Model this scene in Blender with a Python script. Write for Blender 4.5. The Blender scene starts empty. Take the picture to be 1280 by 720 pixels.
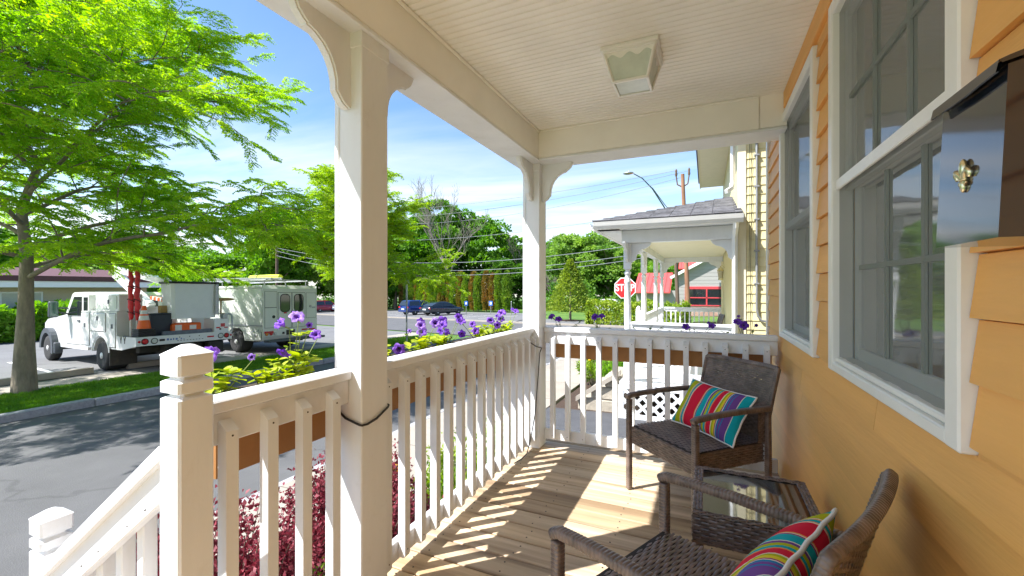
import bpy, math, random
import numpy as np
from mathutils import Vector, Matrix, Quaternion

R = math.radians
rng = np.random.default_rng(7)
random.seed(7)
SC = bpy.context.scene
COL = SC.collection

# ------------------------------------------------------------------ camera
cam_d = bpy.data.cameras.new('camera'); cam = bpy.data.objects.new('camera', cam_d); COL.objects.link(cam)
cam.location = (0, 0, 1.25); cam.rotation_euler = (R(90), 0, R(24.2))
cam_d.sensor_width = 36; cam_d.lens = 540 / 1280 * 36; cam_d.clip_start = 0.02; cam_d.clip_end = 3000
SC.camera = cam
SC.render.resolution_x, SC.render.resolution_y = 1024, 576
SC.cycles.use_denoising = True
SC.cycles.max_bounces = 10; SC.cycles.diffuse_bounces = 9; SC.cycles.transparent_max_bounces = 12
SC.cycles.sample_clamp_indirect = 6

# ------------------------------------------------------------------ sun, sky, exposure
TOSUN = Vector((-.575, -.55, 1.0)).normalized()
ELEV = math.asin(TOSUN.z); ROT = math.atan2(TOSUN.x, TOSUN.y) % (2 * math.pi)
sun_d = bpy.data.lights.new('sun', 'SUN'); sun = bpy.data.objects.new('sun', sun_d); COL.objects.link(sun)
sun_d.energy = 2.55; sun_d.angle = R(.5); sun_d.color = (1, .975, .94)
sun.rotation_euler = (-TOSUN).to_track_quat('-Z', 'Y').to_euler(); sun.location = (-20, -20, 40)

W = bpy.data.worlds.new('World'); SC.world = W; W.use_nodes = True
nt = W.node_tree; nt.nodes.clear()
def wn(t, **k):
    n = nt.nodes.new(t)
    for a, b in k.items(): setattr(n, a, b)
    return n
def lk(a, b): nt.links.new(a, b)
out = wn('ShaderNodeOutputWorld'); bg = wn('ShaderNodeBackground'); bg.inputs[1].default_value = .15
sky = wn('ShaderNodeTexSky', sky_type='NISHITA', sun_disc=False, sun_elevation=ELEV, sun_rotation=ROT,
         altitude=150, air_density=1.0, dust_density=.6, ozone_density=2.2)
tc = wn('ShaderNodeTexCoord'); sep = wn('ShaderNodeSeparateXYZ'); lk(tc.outputs['Generated'], sep.inputs[0])
mz = wn('ShaderNodeMath', operation='MAXIMUM'); lk(sep.outputs[2], mz.inputs[0]); mz.inputs[1].default_value = .05
dx = wn('ShaderNodeMath', operation='DIVIDE'); lk(sep.outputs[0], dx.inputs[0]); lk(mz.outputs[0], dx.inputs[1])
dy = wn('ShaderNodeMath', operation='DIVIDE'); lk(sep.outputs[1], dy.inputs[0]); lk(mz.outputs[0], dy.inputs[1])
cmb = wn('ShaderNodeCombineXYZ'); lk(dx.outputs[0], cmb.inputs[0]); lk(dy.outputs[0], cmb.inputs[1])
mp = wn('ShaderNodeMapping'); mp.inputs['Rotation'].default_value = (0, 0, R(35)); mp.inputs['Scale'].default_value = (.42, .95, 1)
mp.inputs['Location'].default_value = (2.3, 1.1, 0)
lk(cmb.outputs[0], mp.inputs[0])
n1 = wn('ShaderNodeTexNoise'); n1.inputs['Scale'].default_value = .55; n1.inputs['Detail'].default_value = 9
n1.inputs['Roughness'].default_value = .56; n1.inputs['Distortion'].default_value = .5
lk(mp.outputs[0], n1.inputs[0])
cr = wn('ShaderNodeValToRGB'); cr.color_ramp.elements[0].position = .45; cr.color_ramp.elements[1].position = .64
cr.color_ramp.elements[0].color = (0, 0, 0, 1); cr.color_ramp.elements[1].color = (.8, .8, .8, 1)
lk(n1.outputs[0], cr.inputs[0])
hz = wn('ShaderNodeMapRange'); lk(sep.outputs[2], hz.inputs[0])          # clouds thicken towards the horizon
hz.inputs[1].default_value = .34; hz.inputs[2].default_value = .02; hz.inputs[3].default_value = .0; hz.inputs[4].default_value = .34
el = wn('ShaderNodeMapRange'); lk(sep.outputs[2], el.inputs[0]); el.inputs[1].default_value = .40; el.inputs[2].default_value = .24; el.inputs[3].default_value = .08; el.inputs[4].default_value = 1.0     # the cloud bank lies low
ce_ = wn('ShaderNodeMath', operation='MULTIPLY'); lk(cr.outputs[0], ce_.inputs[0]); lk(el.outputs[0], ce_.inputs[1])
ad = wn('ShaderNodeMath', operation='ADD', use_clamp=True); lk(ce_.outputs[0], ad.inputs[0]); lk(hz.outputs[0], ad.inputs[1])
n2 = wn('ShaderNodeMath', operation='MULTIPLY'); lk(ad.outputs[0], n2.inputs[0]); n2.inputs[1].default_value = .93
mx = wn('ShaderNodeMix', data_type='RGBA'); lk(n2.outputs[0], mx.inputs['Factor'])
hs = wn('ShaderNodeHueSaturation'); hs.inputs['Saturation'].default_value = 1.12; hs.inputs['Value'].default_value = .42
lk(sky.outputs[0], hs.inputs['Color']); lk(hs.outputs[0], mx.inputs['A'])
mx.inputs['B'].default_value = (1.95, 2.02, 2.1, 1)
lk(mx.outputs['Result'], bg.inputs[0]); lk(bg.outputs[0], out.inputs[0])

vs = SC.view_settings
vs.view_transform = 'Standard'; vs.look = 'None'; vs.exposure = 2.14; vs.gamma = 1; vs.use_curve_mapping = False

# ------------------------------------------------------------------ materials
def mat(name, col, rough=.6, metal=0, var=.12, scale=6, bump=0, bscale=40, stretch=(1, 1, 1), rand=0, spec=.5,
        col2=None, c2pos=(.45, .65), transl=0, coat=0, alpha=None, detail=5, emis=None, tint=None, cracks=0, dirt=0, dirtcol=(.12, .09, .06), dscale=3):
    m = bpy.data.materials.new(name); m.use_nodes = True
    t = m.node_tree; N = t.nodes; L = t.links
    b = N['Principled BSDF']
    b.inputs['Roughness'].default_value = rough; b.inputs['Metallic'].default_value = metal
    b.inputs['Specular IOR Level'].default_value = spec
    if coat: b.inputs['Coat Weight'].default_value = coat; b.inputs['Coat Roughness'].default_value = .06
    tcn = N.new('ShaderNodeTexCoord'); mpn = N.new('ShaderNodeMapping'); mpn.inputs['Scale'].default_value = stretch
    oi = N.new('ShaderNodeObjectInfo')
    va = N.new('ShaderNodeVectorMath'); va.operation = 'ADD'
    vm = N.new('ShaderNodeMath'); vm.operation = 'MULTIPLY'; vm.inputs[1].default_value = 37.0
    L.new(oi.outputs['Random'], vm.inputs[0]); L.new(tcn.outputs['Object'], va.inputs[0]); L.new(vm.outputs[0], va.inputs[1])
    L.new(va.outputs[0], mpn.inputs[0])
    nz = N.new('ShaderNodeTexNoise'); nz.inputs['Scale'].default_value = scale; nz.inputs['Detail'].default_value = detail
    nz.inputs['Roughness'].default_value = .62
    L.new(mpn.outputs[0], nz.inputs[0])
    mix = N.new('ShaderNodeMix'); mix.data_type = 'RGBA'
    if col2 is None:
        c2 = tuple(min(1, c * (1 + var)) for c in col); c1 = tuple(c * (1 - var) for c in col); p0, p1 = .3, .7
    else:
        c1, c2 = col, col2; p0, p1 = c2pos
    rp = N.new('ShaderNodeMapRange'); rp.inputs[1].default_value = p0; rp.inputs[2].default_value = p1
    L.new(nz.outputs[0], rp.inputs[0]); L.new(rp.outputs[0], mix.inputs['Factor'])
    mix.inputs['A'].default_value = (*c1, 1); mix.inputs['B'].default_value = (*c2, 1)
    cout = mix.outputs['Result']
    if dirt:
        nd = N.new('ShaderNodeTexNoise'); nd.inputs['Scale'].default_value = dscale; nd.inputs['Detail'].default_value = 8
        nd.inputs['Roughness'].default_value = .7
        L.new(va.outputs[0], nd.inputs[0])
        rd = N.new('ShaderNodeMapRange'); rd.inputs[1].default_value = .56; rd.inputs[2].default_value = .78
        rd.inputs[4].default_value = dirt
        L.new(nd.outputs[0], rd.inputs[0])
        md = N.new('ShaderNodeMix'); md.data_type = 'RGBA'; L.new(rd.outputs[0], md.inputs['Factor'])
        L.new(cout, md.inputs['A']); md.inputs['B'].default_value = (*dirtcol, 1); cout = md.outputs['Result']
    if tint:      # some pieces take a second tone
        mt_ = N.new('ShaderNodeMix'); mt_.data_type = 'RGBA'; mt_.blend_type = 'MULTIPLY'; fr = N.new('ShaderNodeMath'); fr.operation = 'FRACT'; fm = N.new('ShaderNodeMath'); fm.operation = 'MULTIPLY'; fm.inputs[1].default_value = 7.31
        L.new(oi.outputs['Random'], fm.inputs[0]); L.new(fm.outputs[0], fr.inputs[0]); L.new(fr.outputs[0], mt_.inputs['Factor']); L.new(cout, mt_.inputs['A']); mt_.inputs['B'].default_value = (*tint, 1); cout = mt_.outputs['Result']
    if cracks:    # wandering tar-dark cracks
        nd2 = N.new('ShaderNodeTexNoise'); nd2.inputs['Scale'].default_value = 1.1; nd2.inputs['Detail'].default_value = 6; vad = N.new('ShaderNodeVectorMath'); vad.operation = 'MULTIPLY_ADD'; vad.inputs[1].default_value = (1.4, 1.4, 0)
        L.new(tcn.outputs['Object'], nd2.inputs[0]); L.new(nd2.outputs['Color'], vad.inputs[0]); L.new(tcn.outputs['Object'], vad.inputs[2])
        vo = N.new('ShaderNodeTexVoronoi'); vo.feature = 'DISTANCE_TO_EDGE'; vo.inputs['Scale'].default_value = cracks; L.new(vad.outputs[0], vo.inputs['Vector'])
        rc = N.new('ShaderNodeMapRange'); rc.inputs[1].default_value = .002; rc.inputs[2].default_value = .009; rc.inputs[3].default_value = .3; rc.inputs[4].default_value = 0; L.new(vo.outputs['Distance'], rc.inputs[0])
        mc = N.new('ShaderNodeMix'); mc.data_type = 'RGBA'; L.new(rc.outputs[0], mc.inputs['Factor']); L.new(cout, mc.inputs['A']); mc.inputs['B'].default_value = (.03, .03, .03, 1); cout = mc.outputs['Result']
    if rand:
        h = N.new('ShaderNodeHueSaturation'); mr = N.new('ShaderNodeMapRange')
        mr.inputs[3].default_value = 1 - rand; mr.inputs[4].default_value = 1 + rand
        L.new(oi.outputs['Random'], mr.inputs[0]); L.new(mr.outputs[0], h.inputs['Value']); L.new(cout, h.inputs['Color'])
        cout = h.outputs[0]
    L.new(cout, b.inputs['Base Color'])
    if bump:
        nb = N.new('ShaderNodeTexNoise'); nb.inputs['Scale'].default_value = bscale; nb.inputs['Detail'].default_value = 4
        L.new(mpn.outputs[0], nb.inputs[0])
        bp = N.new('ShaderNodeBump'); bp.inputs['Strength'].default_value = bump; bp.inputs['Distance'].default_value = .01
        L.new(nb.outputs[0], bp.inputs['Height']); L.new(bp.outputs[0], b.inputs['Normal'])
    if transl:
        tr = N.new('ShaderNodeBsdfTranslucent'); ms = N.new('ShaderNodeMixShader'); ms.inputs[0].default_value = transl
        h2 = N.new('ShaderNodeHueSaturation'); h2.inputs['Saturation'].default_value = 1.1; h2.inputs['Value'].default_value = 1.25
        L.new(cout, h2.inputs['Color']); L.new(h2.outputs[0], tr.inputs[0])
        o = N['Material Output']; L.new(b.outputs[0], ms.inputs[1]); L.new(tr.outputs[0], ms.inputs[2]); L.new(ms.outputs[0], o.inputs[0])
    if emis:
        b.inputs['Emission Color'].default_value = (*emis[0], 1); b.inputs['Emission Strength'].default_value = emis[1]
    return m

M = {}
M['white'] = mat('white_paint', (.765, .785, .81), .5, var=.05, scale=5, bump=.08, bscale=60, stretch=(1, 1, .25), dirt=.32, dirtcol=(.47, .43, .37), dscale=5)
M['white_trim'] = mat('white_vinyl', (.82, .82, .80), .4, var=.03, scale=8, dirt=.1, dirtcol=(.5, .47, .42), dscale=7)
M['ceil'] = mat('ceiling_paint', (.89, .87, .82), .5, var=.04, scale=3, dirt=.12, dirtcol=(.5, .44, .36), dscale=2)
M['siding'] = mat('orange_siding', (.79, .41, .115), .55, var=.09, scale=5, stretch=(1, .12, 1.6), bump=.18, bscale=70, rand=.05, dirt=.2, dirtcol=(.48, .26, .09), dscale=4)
M['deck'] = mat('deck_wood', (.30, .235, .175), .62, tint=(1.0, .84, .60), col2=(.60, .52, .42), c2pos=(.36, .62), scale=7, stretch=(.08, 1.6, 1), bump=.4, bscale=16, rand=.24, detail=8, dirt=.3, dirtcol=(.36, .33, .30), dscale=5)
M['nail'] = mat('nail_steel', (.06, .055, .05), .5, metal=.6)
M['planter'] = mat('planter_brown', (.40, .185, .055), .55, var=.15, scale=5, dirt=.3, dirtcol=(.10, .045, .02), dscale=8)
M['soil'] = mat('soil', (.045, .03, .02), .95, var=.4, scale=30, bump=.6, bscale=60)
M['mulch'] = mat('mulch', (.055, .033, .022), .95, var=.5, scale=24, bump=.8, bscale=50)
M['black'] = mat('black_rubber', (.02, .02, .022), .45, var=.1)
M['wicker'] = mat('wicker_resin', (.155, .115, .095), .30, var=.5, scale=22, rand=0, spec=.6)
M['wicker_in'] = mat('wicker_underlay', (.02, .015, .013), .7)
M['tableglass'] = mat('table_glass', (.012, .016, .02), .03, var=0, spec=.9, coat=1)
M['piping'] = mat('piping_cloth', (.82, .81, .78), .8, var=.04)
M['brass'] = mat('polished_brass', (.86, .78, .52), .25, metal=1, var=.1)
M['frost'] = mat('frosted_glass', (.55, .60, .55), .28, var=.15, scale=9, spec=.6)
M['asphalt'] = mat('asphalt', (.105, .105, .107), .9, var=.16, scale=1.2, bump=.5, bscale=90, detail=10, dirt=.45, dirtcol=(.065, .065, .07), dscale=.35, cracks=.22)
M['asphalt_dark'] = mat('driveway_asphalt', (.075, .077, .086), .9, var=.15, scale=4, bump=.6, bscale=110, detail=9)
M['lot'] = mat('lot_asphalt', (.155, .155, .158), .9, var=.12, scale=.8, bump=.4, bscale=80, detail=10, dirt=.4, dirtcol=(.10, .10, .10), dscale=.4, cracks=.16)
M['concrete'] = mat('concrete', (.33, .295, .25), .85, var=.10, scale=3, bump=.3, bscale=80, rand=.06, detail=9, dirt=.3, dirtcol=(.26, .23, .19), dscale=1.5)
M['kerb'] = mat('granite_kerb', (.33, .33, .34), .75, var=.22, scale=18, bump=.4, bscale=60, rand=.12, detail=9)
M['stone'] = mat('rough_stone', (.36, .32, .26), .85, var=.25, scale=7, bump=1.0, bscale=18, rand=.12, detail=9)
M['lawn'] = mat('lawn', (.07, .18, .010), .8, col2=(.13, .27, .02), scale=5, bump=.8, bscale=120, detail=9)
M['ground'] = mat('far_ground', (.065, .15, .015), .9, col2=(.13, .22, .03), scale=.35, bump=.5, bscale=20, detail=9)
M['blade'] = mat('grass_blade', (.10, .25, .012), .6, col2=(.18, .34, .02), scale=2, transl=.4)
M['line'] = mat('line_paint', (.70, .70, .68), .8, var=.15, scale=12)
M['bark'] = mat('locust_bark', (.23, .19, .14), .9, var=.35, scale=9, stretch=(1, 1, .3), bump=1.2, bscale=22, detail=9)
M['deadbark'] = mat('dead_bark', (.19, .17, .14), .9, var=.2, scale=3)
def leafmat(name, a, b, sc=1.2, tr=.45, rough=.55): return mat(name, a, rough, col2=b, c2pos=(.35, .65), scale=sc, transl=tr, spec=.35)
M['locust'] = leafmat('locust_leaf', (.22, .46, .022), (.48, .67, .055), 1.6, .62)
M['locust2'] = leafmat('young_locust_leaf', (.24, .42, .015), (.46, .62, .04), 1.3, .55)
M['leaf_mid'] = leafmat('oak_leaf', (.08, .22, .02), (.22, .42, .035), .25, .5)
M['leaf_pale'] = leafmat('pale_leaf', (.13, .27, .045), (.28, .44, .07), .25, .5)
M['leaf_dark'] = leafmat('dark_leaf', (.06, .17, .02), (.16, .31, .035), .25, .45)
M['arbor'] = leafmat('arborvitae_leaf', (.10, .21, .025), (.26, .38, .04), .9, .35)
M['arbor_brown'] = leafmat('browned_arborvitae_leaf', (.30, .15, .035), (.20, .20, .03), .8, .3)
M['conifer'] = leafmat('young_conifer_leaf', (.17, .26, .03), (.34, .43, .06), 1.5, .4)
M['hedge'] = leafmat('hedge_leaf', (.15, .27, .02), (.40, .48, .05), 2, .4)
M['shrub_green'] = leafmat('shrub_leaf', (.12, .31, .02), (.26, .48, .04), 2, .45)
M['barberry'] = leafmat('barberry_leaf', (.09, .010, .018), (.34, .065, .09), 26, .3)
M['bed_green'] = leafmat('bed_leaf', (.13, .27, .02), (.36, .48, .05), 6, .45)
M['petleaf'] = leafmat('petunia_leaf', (.30, .42, .03), (.55, .62, .06), 12, .45)
M['petleaf2'] = leafmat('petunia_leaf_green', (.10, .20, .03), (.25, .36, .05), 12, .4)
M['petal'] = leafmat('petunia_petal', (.20, .06, .58), (.42, .22, .78), 45, .5)
M['petal3'] = leafmat('petunia_petal_pale', (.36, .18, .72), (.58, .42, .86), 45, .5)
M['petal2'] = leafmat('petunia_petal_deep', (.10, .025, .38), (.22, .08, .60), 40, .4)
M['throat'] = mat('petunia_throat', (.13, .04, .36), .7)
M['yellow_petal'] = leafmat('lily_petal', (.80, .45, .01), (.90, .60, .02), 20, .3)
M['stem'] = mat('stem', (.16, .22, .04), .7)
# ------------------------------------------------------------------ geometry helpers
def gz(x, y): return -.76 + .0189 * x - .0105 * y          # the street falls gently away from the house

def V(*a): return Vector(a)

class MB:
    """collects shapes into one mesh"""
    def __init__(s): s.v = []; s.f = []; s.m = []; s.sm = []
    def _add(s, vs, fs, mi=0, smooth=False):
        o = len(s.v); s.v += [tuple(v) for v in vs]
        for f in fs: s.f.append([o + i for i in f]); s.m.append(mi); s.sm.append(smooth)
        return s
    def box(s, x0, x1, y0, y1, z0, z1, mi=0):
        return s._add([(x0, y0, z0), (x1, y0, z0), (x1, y1, z0), (x0, y1, z0), (x0, y0, z1), (x1, y0, z1), (x1, y1, z1), (x0, y1, z1)],
                      [(0, 3, 2, 1), (4, 5, 6, 7), (0, 1, 5, 4), (1, 2, 6, 5), (2, 3, 7, 6), (3, 0, 4, 7)], mi)
    def cbox(s, x0, x1, y0, y1, z0, z1, c=.004, mi=0, T=None):
        """box with chamfered edges"""
        c = min(c, (x1 - x0) * .45, (y1 - y0) * .45, (z1 - z0) * .45)
        X = (x0, x1); Y = (y0, y1); Z = (z0, z1); vs = []; idx = {}
        for i in (0, 1):
            for j in (0, 1):
                for k in (0, 1):
                    p = [X[i], Y[j], Z[k]]; sg = (1 - 2 * i, 1 - 2 * j, 1 - 2 * k)
                    for a in range(3):
                        q = [p[b] + (c * sg[b] if b != a else 0) for b in range(3)]
                        idx[(i, j, k, a)] = len(vs); vs.append(q)
        fs = []
        g = lambda i, j, k, a: idx[(i, j, k, a)]
        for e in (0, 1):
            q = [g(e, 0, 0, 0), g(e, 1, 0, 0), g(e, 1, 1, 0), g(e, 0, 1, 0)]; fs.append(q if e else q[::-1])
            q = [g(0, e, 0, 1), g(0, e, 1, 1), g(1, e, 1, 1), g(1, e, 0, 1)]; fs.append(q if e else q[::-1])
            q = [g(0, 0, e, 2), g(1, 0, e, 2), g(1, 1, e, 2), g(0, 1, e, 2)]; fs.append(q if e else q[::-1])
        for j in (0, 1):
            for k in (0, 1):
                q = [g(0, j, k, 1), g(1, j, k, 1), g(1, j, k, 2), g(0, j, k, 2)]; fs.append(q if (j + k) % 2 else q[::-1])
        for i in (0, 1):
            for k in (0, 1):
                q = [g(i, 0, k, 0), g(i, 1, k, 0), g(i, 1, k, 2), g(i, 0, k, 2)]; fs.append(q[::-1] if (i + k) % 2 else q)
        for i in (0, 1):
            for j in (0, 1):
                q = [g(i, j, 0, 0), g(i, j, 1, 0), g(i, j, 1, 1), g(i, j, 0, 1)]; fs.append(q if (i + j) % 2 else q[::-1])
        for i in (0, 1):
            for j in (0, 1):
                for k in (0, 1):
                    q = [g(i, j, k, 0), g(i, j, k, 1), g(i, j, k, 2)]; fs.append(q if (i + j + k) % 2 else q[::-1])
        if T is not None: vs = [T @ Vector(v) for v in vs]
        return s._add(vs, fs, mi)
    def bar(s, p, q, w, h, up=(0, 0, 1), c=0, mi=0):
        p = Vector(p); q = Vector(q); d = (q - p); L = d.length; d.normalize()
        u = Vector(up); x = d.cross(u)
        if x.length < 1e-5: x = d.cross(Vector((0, 1, 0)))
        x.normalize(); z = x.cross(d)
        T = Matrix.Translation(p) @ Matrix((x, d, z)).transposed().to_4x4()
        if c: return s.cbox(-w / 2, w / 2, 0, L, -h / 2, h / 2, c, mi, T)
        o = len(s.v); s.box(-w / 2, w / 2, 0, L, -h / 2, h / 2, mi)
        for i in range(o, len(s.v)): s.v[i] = tuple(T @ Vector(s.v[i]))
        return s
    def quad(s, *p, mi=0): return s._add(p, [tuple(range(len(p)))], mi)
    def prism(s, poly, o, u, v, t, mi=0, smooth=False):
        """2-D outline (u,v) pushed along t"""
        o = Vector(o); u = Vector(u); v = Vector(v); t = Vector(t); n = len(poly)
        vs = [o + u * a + v * b for a, b in poly] + [o + u * a + v * b + t for a, b in poly]
        fs = [tuple(range(n))[::-1], tuple(range(n, 2 * n))] + [(i, (i + 1) % n, n + (i + 1) % n, n + i) for i in range(n)]
        if u.cross(v).dot(t) < 0: fs = [tuple(reversed(f)) for f in fs]
        return s._add(vs, fs, mi, smooth)
    def tube(s, pts, r, n=8, mi=0, cap=True, smooth=True, sx=1, sy=1, up=None):
        pts = [Vector(p) for p in pts]; k = len(pts)
        rr = [r] * k if not hasattr(r, '__len__') else list(r)
        d0 = (pts[1] - pts[0]).normalized()
        a = Vector(up) if up else (Vector((0, 0, 1)) if abs(d0.z) < .9 else Vector((1, 0, 0)))
        x = d0.cross(a).normalized(); vs = []
        for i, p in enumerate(pts):
            d = (pts[min(i + 1, k - 1)] - pts[max(i - 1, 0)])
            d = d.normalized() if d.length > 1e-9 else d0
            x = (x - d * x.dot(d)); x = x.normalized() if x.length > 1e-6 else d.orthogonal().normalized()
            y = d.cross(x)
            for j in range(n):
                t = 2 * math.pi * j / n
                vs.append(p + x * (math.cos(t) * rr[i] * sx) + y * (math.sin(t) * rr[i] * sy))
        fs = []
        for i in range(k - 1):
            for j in range(n): fs.append((i * n + j, i * n + (j + 1) % n, (i + 1) * n + (j + 1) % n, (i + 1) * n + j))
        s._add(vs, fs, mi, smooth)
        if cap: s._add(vs[:n], [tuple(range(n))[::-1]], mi); s._add(vs[-n:], [tuple(range(n))], mi)
        return s
    def lathe(s, prof, c=(0, 0, 0), n=16, axis=(0, 0, 1), mi=0, smooth=True):
        q = Vector((0, 0, 1)).rotation_difference(Vector(axis)); c = Vector(c); vs = []
        for r, z in prof:
            for j in range(n):
                t = 2 * math.pi * j / n; vs.append(c + q @ Vector((r * math.cos(t), r * math.sin(t), z)))
        fs = []
        for i in range(len(prof) - 1):
            for j in range(n): fs.append((i * n + j, i * n + (j + 1) % n, (i + 1) * n + (j + 1) % n, (i + 1) * n + j))
        s._add(vs, fs, mi, smooth)
        s._add(vs[:n], [tuple(range(n))[::-1]], mi); s._add(vs[-n:], [tuple(range(n))], mi)
        return s
    def ell(s, c, r, n=10, mi=0):
        prof = []
        for i in range(n + 1):
            t = math.pi * i / n; prof.append((max(1e-4, math.sin(t)), -math.cos(t)))
        o = len(s.v); s.lathe(prof, n=n + 2, mi=mi)
        for i in range(o, len(s.v)): v = s.v[i]; s.v[i] = (c[0] + v[0] * r[0], c[1] + v[1] * r[1], c[2] + v[2] * r[2])
        return s
    def mesh(s, name, mats):
        me = bpy.data.meshes.new(name); me.from_pydata(s.v, [], s.f)
        for m in (mats if isinstance(mats, (list, tuple)) else [mats]): me.materials.append(M[m] if isinstance(m, str) else m)
        me.polygons.foreach_set('material_index', s.m); me.polygons.foreach_set('use_smooth', s.sm); me.update()
        return me
    def build(s, name, mats, parent=None, world=True, **tg):
        """one mesh object; with world=True the shape was given in world coordinates"""
        if parent is not None and world:
            inv = world_of(parent).inverted(); s.v = [tuple(inv @ Vector(v)) for v in s.v]
        ob = bpy.data.objects.new(name, s.mesh(name, mats)); COL.objects.link(ob)
        if parent is not None: ob.parent = parent
        if tg: tag(ob, **tg)
        return ob

def world_of(o):
    m = Matrix.LocRotScale(o.location, o.rotation_euler, o.scale)
    return world_of(o.parent) @ m if o.parent else m

def tag(o, label=None, cat=None, group=None, kind=None):
    if label: o['label'] = label
    if cat: o['category'] = cat
    if group: o['group'] = group
    if kind: o['kind'] = kind
    return o
def thing(name, label=None, cat=None, loc=(0, 0, 0), rz=0, group=None, kind=None, parent=None):
    o = bpy.data.objects.new(name, None); COL.objects.link(o); o.empty_display_size = .1
    o.location = loc; o.rotation_euler = (0, 0, rz)
    if parent: o.parent = parent
    return tag(o, label, cat, group, kind)
def part(name, parent, data, loc=(0, 0, 0), rot=(0, 0, 0), scale=(1, 1, 1)):
    """another piece that shares mesh data; loc is in the parent's coordinates"""
    o = bpy.data.objects.new(name, data); COL.objects.link(o); o.parent = parent
    o.location = loc; o.rotation_euler = rot; o.scale = scale
    return o
def copy_tree(o, parent=None):
    c = o.copy(); COL.objects.link(c); c.parent = parent
    for ch in list(o.children): copy_tree(ch, c)
    return c

def fast_mesh(name, verts, nper, mat_, smooth=False):
    """verts (N*nper,3): N polygons of nper corners each"""
    me = bpy.data.meshes.new(name); nv = len(verts); nf = nv // nper
    me.vertices.add(nv); me.vertices.foreach_set('co', np.ascontiguousarray(verts, dtype=np.float32).ravel())
    me.loops.add(nv); me.loops.foreach_set('vertex_index', np.arange(nv, dtype=np.int32))
    me.polygons.add(nf); me.polygons.foreach_set('loop_start', np.arange(0, nv, nper, dtype=np.int32))
    me.polygons.foreach_set('loop_total', np.full(nf, nper, dtype=np.int32))
    me.materials.append(M[mat_] if isinstance(mat_, str) else mat_); me.update(calc_edges=True)
    return me
def nrm(a): return a / np.maximum(np.linalg.norm(a, axis=-1, keepdims=True), 1e-9)
def leaf_quads(pos, d, L, Wd, r=None, fold=.15):
    """diamond leaves: base at pos, pointing along d, with random roll"""
    r = r or rng; n = len(pos); d = nrm(d)
    a = nrm(np.cross(d, nrm(r.normal(size=(n, 3)))))
    b = np.cross(d, a); L = np.broadcast_to(L, n)[:, None]; Wd = np.broadcast_to(Wd, n)[:, None]
    mid = pos + d * L * .45 - b * L * fold
    v = np.stack([pos, mid + a * Wd * .5, pos + d * L, mid - a * Wd * .5], 1)
    return v.reshape(-1, 3)
def obj(name, me, parent=None, loc=None, **tg):
    o = bpy.data.objects.new(name, me); COL.objects.link(o)
    if parent is not None: o.parent = parent
    if loc is not None: o.location = loc
    if tg: tag(o, **tg)
    return o
def sheet(poly, dz, n=1):
    """flat polygon that follows the fall of the street"""
    return [(x, y, gz(x, y) + dz) for x, y in poly]
# ------------------------------------------------------------------ ground, roads, pavements
EX, EY = .958, -.287            # direction of the cross street
NX, NY = .287, .958             # and across it, away from the porch
def ce(a, n): return (EX * a + NX * n, EY * a + NY * n)
def flat(name, poly, dz, m, label, thick=0, parent=None):
    b = MB()
    if thick:
        top = sheet(poly, dz); k = len(top)
        b._add(top + [(x, y, z - thick) for x, y, z in top], [tuple(range(k))] + [(i, i + k, (i + 1) % k + k, (i + 1) % k) for i in range(k)])
    else: b.quad(*sheet(poly, dz))
    o = b.build(name, m, parent)
    if label: tag(o, label, None, None, 'structure')
    return o
flat('ground', [(-700, -120), (260, -120), (260, 500), (-700, 500)], -.05, 'ground', 'green grassy ground spreading to the trees')
flat('road', [(-10.75, -40), (-4.1, -40), (-4.1, 17.2), (-10.75, 19.2)], -.02, 'asphalt', 'grey asphalt street in front of the porch')
flat('cross_street', [ce(-90, 15.3), ce(40, 15.3), ce(40, 24), ce(-90, 24)], -.015, 'asphalt', 'cross street at the stop sign')
flat('far_parking_lot', [ce(-75, 24.35), ce(-21, 24.35), ce(-27, 36.9), ce(-75, 36.9)], .03, 'lot', 'parking lot in front of the arborvitae row')
flat('far_pavement', [ce(-75, 23.95), ce(30, 23.95), ce(30, 24.4), ce(-75, 24.4)], .08, 'concrete', 'pale concrete edge of the far side of the cross street', .1)
flat('far_drive', [ce(-20.9, 24.45), ce(4, 24.45), ce(4, 28.9), ce(-23, 28.9)], .02, 'lot', 'paved drive beside the young conifer')
flat('parking_lot', [(-32.4, -30), (-14.6, -30), (-14.6, 19.3), (-32.4, 24.4)], .06, 'lot', 'grey parking lot under the utility trucks')
flat('lot_footpath', [(-14.6, -30), (-13.3, -30), (-13.3, 18.9), (-14.6, 19.25)], .07, 'concrete', 'narrow concrete footpath between lot and grass verge')
flat('grass_verge', [(-13.3, -30), (-10.9, -30), (-10.9, 16.6), (-11.6, 17.6), (-13.3, 18.3)], .08, 'lawn', 'mown grass verge behind the granite kerb')
flat('shrub_bed', [(-2.5, -6), (-1.33, -6), (-1.33, 3.5), (-1.33, 4.9), (-2.5, 4.9)], .05, 'mulch', 'mulched bed between porch and pavement')
flat('neighbour_bed', [(-2.45, 7.15), (-1.3, 7.15), (-1.3, 15), (-2.45, 15)], .05, 'mulch', 'planting bed in front of the yellow house')
flat('driveway', [(-2.5, 4.9), (6, 4.9), (6, 7.12), (-2.5, 7.12)], .062, 'asphalt_dark', 'dark asphalt driveway between the two porches')
flat('yard', [(-1.33, 3.6), (6, 3.6), (6, 4.9), (-1.33, 4.9)], .055, 'mulch', 'bare strip beside the driveway')
flat('corner_lawn', [(-2.45, 15), (12, 15), (12, 11.6), (6, 12.5), (-1.3, 14.7)], .05, 'lawn', 'grass at the street corner')
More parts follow.
